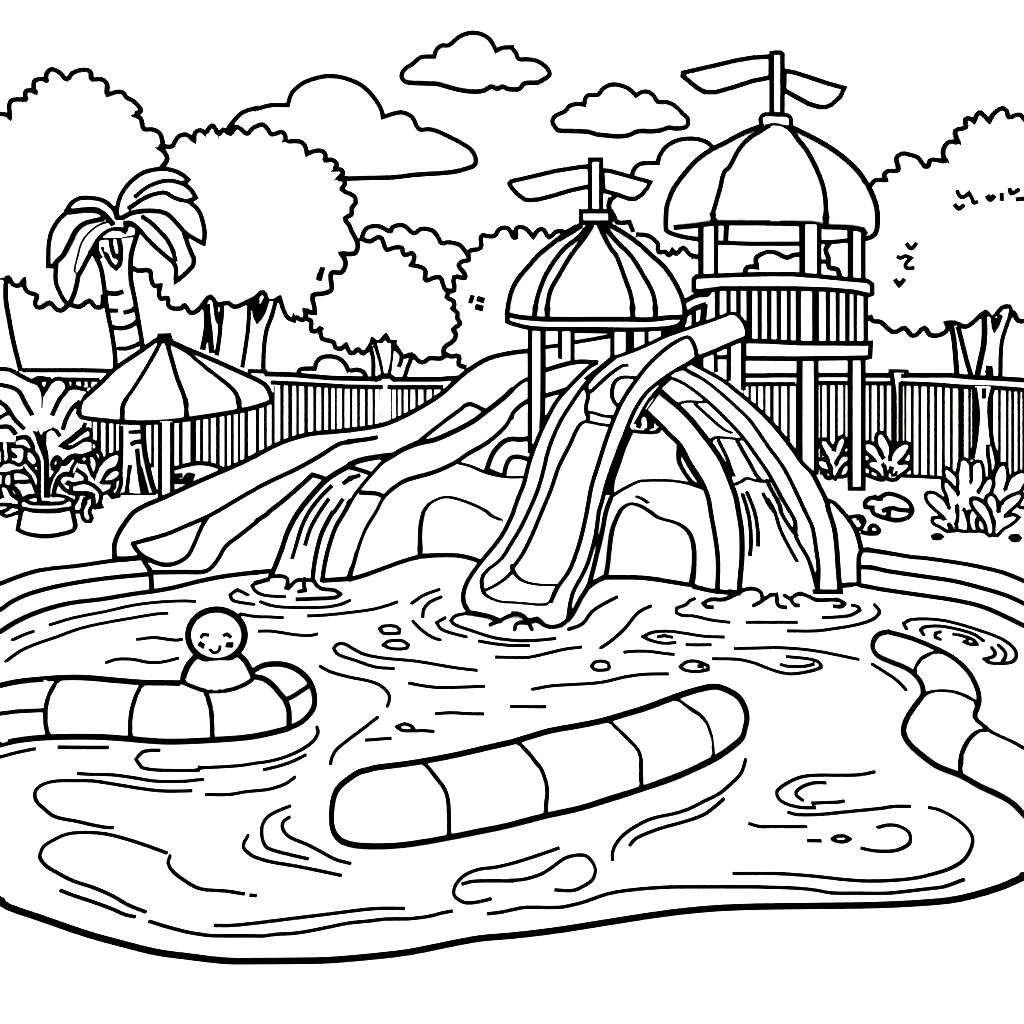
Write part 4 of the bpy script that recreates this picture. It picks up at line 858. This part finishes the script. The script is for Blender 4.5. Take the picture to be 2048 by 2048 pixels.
# ================================================================== RIGHT ARCHING SLIDE
qd = along('y', (700, 11.9), (750, 11.2), (900, 9.6), (1024, 8.5), (1184, 7.68))
rs = thing('water_slide', 'broad right slide arching over the arched doorway into the pool', 'water slide', (1600, 1184, 7.95))
R1 = "21: 1360,815 1450,865 1600,950 1700,1030 1820,1130 1932,1235 31: 100,1350 200,1480 260,1570 330,1640 390,1750 440,1850"
part('chute', rs, R1 + " 31: 500,1870 560,1932 32: 610,60 660,140 700,270 685,350 685,550 555,560 552,605 370,605 100,620 22: 1715,612 1720,500 1735,350 1730,150 1700,0 21: 1690,1820 1640,1680 1580,1540 1500,1420 1430,1330 1350,1230 1260,1140 1200,1090 1110,1010 1195,925 1290,850", qd, .12, None, 4.4, skirt="22: 1715,608 1800,608 32: 100,615 370,600 550,600 690,550",
     edges=[(R1 + " 31: 460,1932 32: 500,130 520,300 530,450 543,600", 5), ("31: 430,1840 500,1870 560,1932 32: 610,60 660,140 690,230 703,290", 5), "32: 700,300 685,350 685,550",
            ("21: 1110,1010 1200,1090 1260,1140 1350,1230 1430,1330 1500,1420 1580,1540 1640,1680 1690,1820 1710,1932 22: 1733,150 1735,350 1722,500 1715,605", 5), "32: 345,602 555,602", "32: 550,556 620,548 690,552", "22: 1640,600 1710,612"],
     lines=["21: 1310,862 1450,940 1600,1060 1720,1170 1800,1250 1932,1440 31: 110,1590 190,1740 280,1932 32: 335,120 365,300 380,420 375,600",
            "21: 1200,925 1300,970 1450,1080 1600,1220 1740,1370 1850,1520 1932,1640 31: 40,1710 110,1840 165,1932 32: 205,80 210,190 300,350 335,450 372,590",
            "31: -10,1700 20,1760 90,1890 32: 100,10 180,140 215,180", ("31: 0,1840 50,1932 32: 90,130 160,270 218,375", 3.8),
            "21: 1260,1120 1300,1108 1360,1105 1440,1110 1460,1095", "21: 1495,1400 1530,1378 1600,1378 1740,1392", "21: 1685,1728 1725,1710 1770,1685 1850,1705 1932,1712",
            ("21: 1385,1125 1500,1230 1600,1315 1655,1340", 3.8), ("21: 1560,1400 1620,1520 1655,1620 1675,1665", 3.8), ("21: 1700,1400 1790,1560 1880,1700 31: 30,1700", 4.2),
            ("21: 1740,1805 1780,1932 22: 1800,140 1802,260 1795,330", 3.8), ("21: 1775,1790 1830,1932 22: 1855,150 1857,260", 3.8), ("21: 1897,1800 1932,1870 31: 50,1940", 3.8)])
part('leg', rs, "21: 1120,1275 1180,1330 1250,1400 1290,1460 1340,1560 1430,1700 1480,1820 1500,1932 22: 1540,230 1555,380 1550,600 1715,612 1720,500 1735,350 1730,150 1700,0 21: 1690,1820 1640,1680 1580,1540 1500,1420 1430,1330 1350,1230 1260,1140 1110,1015 1005,1170", lambda p: qd(p)+.08, .1, None, 4.4, skirt="22: 1550,600 1715,608",
     edges=["21: 1105,1015 1060,1090 1005,1165 1050,1210 1120,1275 1180,1340 1250,1405 1290,1460 1340,1560 1430,1700 1480,1820 1500,1932 22: 1540,230 1555,380 1550,600", "22: 1530,596 1640,607 1725,610"],
     lines=[])
gx = along('x', (1170, 8.3), (1210, 8.4), (1400, 8.1), (1500, 7.75))
gd = lambda p: gx(p)+max(0, 1150-p[1])*.0092
gr = thing('rock_grotto', 'arched grotto wall with a rounded doorway under the right slide', 'rock wall', (1370, 1165, 8.5))
part('wall', gr, "21: 1050,1130 1005,1165 880,1330 850,1400 700,1932 22: 600,480 700,490 1000,500 1300,545 1500,600 1620,612 1620,200 21: 1560,1800 1480,1600 1300,1380 1150,1250", gd, .15, None, 4.2, skirt="22: 600,480 700,490 1000,500 1300,545 1500,597 1620,612",
     edges=["22: 700,490 1000,497 1300,542 1500,592 1620,608", "21: 745,1825 830,1770 950,1710 1000,1702 1200,1702 1340,1725 1455,1765", ("21: 945,1822 990,1840 1028,1868", 3.8), ("21: 905,1325 970,1335 1090,1337 1108,1315", 4.6), ("21: 985,1198 1025,1220 1035,1300 1010,1320", 3.8), ("21: 1055,1300 1060,1255 1080,1240 1110,1280", 3.8), ("21: 985,1195 960,1240 965,1300 930,1270", 4), "21: 1262,1410 1258,1540 1285,1610 1340,1690 1380,1725 1420,1730", ("21: 1270,1460 1340,1590 1420,1715", 4)])
part('doorway', gr, "22: 710,490 725,400 735,300 760,130 810,0 21: 850,1895 895,1875 960,1885 1040,1932 22: 1110,55 1250,95 1330,150 1370,250 1372,400 1355,552 1300,545 1000,500", lambda p: gd(p)-.12, .05, None, 4.4, skirt="22: 710,490 1000,500 1300,543 1355,552",
     edges=["22: 705,492 1000,497 1300,542 1355,550", ("22: 710,480 725,400 735,300 760,130 815,0 21: 845,1900 895,1878 960,1888 1040,1932 22: 1110,50 1250,92 1330,150 1368,245 1373,400 1355,545", 4.6)])

# ================================================================== FLOATS AND CHILD
ring = thing('swim_ring', 'big segmented ring float at the left with a child sitting in it', 'pool float', (200, 1482, 4.75), 'inflatable floats on the water')
fdl = 4.6
part('tube', ring, "02: -30,1315 130,1280 420,1252 620,1248 860,1268 1070,1285 1350,1290 1460,1325 1550,1350 1700,1350 1800,1325 1890,1280 1915,1245 12: 10,1245 60,1258 130,1310 180,1370 220,1420 248,1500 250,1620 220,1640 0,1690 02: 1750,1710 1400,1730 1200,1730 900,1705 700,1695 350,1700 120,1725 -30,1765", fdl, .04, ('round', .12, 55), 4.6,
     edges=[("02: -30,1315 130,1280 420,1252 620,1248 860,1268 1070,1285 1350,1290", 5), "12: -15,1242 60,1258 130,1310 180,1370 220,1420 248,1500 250,1620", ("12: 250,1625 220,1640 0,1690 02: 1750,1710 1400,1730 1200,1730 900,1705 700,1695 350,1700 120,1725 -30,1765", 5.6)],
     lines=[("02: 445,1262 390,1340 350,1450 345,1600 372,1705", 4), ("02: 1080,1290 1030,1380 995,1490 982,1600 985,1705", 4), ("02: 1550,1350 1590,1480 1600,1600 1603,1715", 4), ("02: -20,1524 150,1503 340,1495", 3.8)])
part('back_tube', ring, "12: -30,1205 0,1190 60,1155 140,1145 220,1152 300,1182 380,1245 425,1320 440,1410 430,1490 350,1580 250,1630 250,1500 220,1420 130,1310 10,1245", fdl+.08, .04, ('round', .06, 30), 4.8,
     edges=[("12: -25,1200 0,1185 60,1155 140,1145 220,1152 300,1182 380,1245 425,1320 443,1410 430,1490 350,1580 240,1635", 5)], lines=[("12: 235,1412 300,1378 400,1310", 4)])
person = thing('person', 'smiling round-headed child sitting in the ring float', 'person', (433, 1385, 4.7))
mbp = MB()
hc = [(433+56.7*math.cos(a), 1270.3+51.5*math.sin(a)) for a in [2*math.pi*i/48 for i in range(48)]]
bo = smooth(P("02: 1480,1090 1425,1150 1390,1230 1385,1288 1460,1322 1550,1348 1700,1348 1800,1322 1890,1275 1912,1245 1885,1180 1845,1115 1795,1070 1640,1050"), True)
bs = Shape(bo, 4.44, .05, ('round', .10, 35)); mbp.patch(bs, 16)
for e, w_ in (("02: 1468,1100 1425,1150 1388,1230 1384,1285", 6), ("02: 1384,1288 1460,1320 1550,1348 1700,1348 1800,1322 1890,1275 1915,1245", 4), ("02: 1800,1075 1850,1120 1885,1180 1912,1245", 4.8)):
    mbp.line(smooth(P(e)), bs, w_)
hs = Shape(hc, 4.38, .05, ('revolve', .8)); mbp.patch(hs, 14); mbp.line(hc, hs, 5.8, closed=True)
for e, w_ in (("02: 1520,942 1535,925 1572,928", 3.2), ("02: 1688,932 1712,922 1738,942", 3.2), ("02: 1515,995 1535,1008", 5.5), ("02: 1715,1000 1745,1002", 5.5), ("02: 1585,1035 1605,1058 1635,1060 1655,1040 1660,1010", 2.6)):
    mbp.line(smooth(P(e)), hs, w_)
mbp.build('body', person)

lil = near_pts(.10, (664, 1640), (690, 1680), (790, 1691), (900, 1676), (1024, 1649), (1090, 1631), (1156, 1617), (1284, 1577), (1400, 1534), (1460, 1500), (1485, 1475))
lo_ = thing('tube_float', 'long segmented tube float lying across the centre of the pool', 'pool float', (1050, 1640, 4.0), 'inflatable floats on the water')
part('tube', lo_, "13: 572,340 585,230 620,150 700,80 780,30 850,12 12: 900,1930 1100,1905 1250,1882 1500,1835 1800,1765 22: 0,1735 150,1690 290,1650 500,1612 700,1570 850,1525 1000,1480 1200,1405 1300,1370 1400,1340 1500,1318 1570,1322 1640,1350 1710,1395 1755,1470 1772,1550 1758,1630 1730,1710 1650,1780 1540,1855 1400,1925 23: 1200,80 980,155 700,245 500,305 250,360 0,425 13: 1700,475 1470,520 1250,560 1050,585 800,587 660,558 600,505 575,430", lil, .04, ('round', .13, 55), 5.4,
     lines=[("12: 1255,1890 1300,1932 13: 1365,80 1425,165 1452,270 1457,520", 4), ("22: 40,1735 120,1815 180,1890 215,1932 23: 250,90 265,170 258,270 254,350", 4), ("22: 728,1575 800,1645 880,1720 950,1800 972,1870 973,1932 23: 975,135", 4), ("22: 1235,1412 1330,1475 1440,1555 1495,1670 1512,1780 1515,1860", 4)])
rl = near_pts(.10, (1746, 1297), (1756, 1312), (1780, 1323), (1814, 1337), (1845, 1374), (1818, 1429), (1807, 1460), (1833, 1501), (1875, 1533), (1917, 1551), (1960, 1573), (2048, 1631), (2090, 1680))
no_ = thing('tube_float', 'bent segmented float curling in from the right edge', 'pool float', (1830, 1480, 4.9), 'inflatable floats on the water')
part('tube', no_, "32: 910,905 1000,928 1100,958 1280,1035 1420,1115 1520,1215 1575,1320 1592,1390 1590,1450 1562,1548 1640,1625 1700,1672 1850,1742 1990,1820 33: 2100,560 1932,360 1850,270 1750,208 1600,140 1450,58 1280,-10 32: 1200,1870 1120,1800 1050,1725 1020,1645 1065,1530 1170,1385 1168,1320 1128,1248 1050,1182 920,1128 830,1085 793,1030 800,965 840,920", rl, .04, ('round', .14, 55), 4.6,
     edges=[("32: 910,905 1000,928 1100,958 1280,1035 1420,1115 1520,1215 1575,1320 1592,1390 1590,1450 1562,1548 1640,1625 1700,1672 1850,1742 1990,1820", 4.4), ("32: 910,903 840,920 800,965 793,1030 830,1085 920,1128 1050,1182 1128,1248 1168,1320 1170,1385", 4.4), ("32: 1175,1380 1065,1530 1022,1645 1050,1725 1120,1800 1200,1865 1290,1925 33: 1450,55 1600,138 1750,208 1850,270 1950,375", 5)],
     lines=[("32: 1115,1220 1130,1150 1180,1095 1240,1070 1310,1060", 4), ("32: 1178,1380 1260,1358 1390,1360 1500,1395 1545,1425 1582,1460", 4.2), ("32: 1645,1648 1570,1668 1500,1745 1460,1840 1453,1932 33: 1455,40", 4.2)])

for o in bpy.data.objects:
    if '_o' in o: del o['_o']
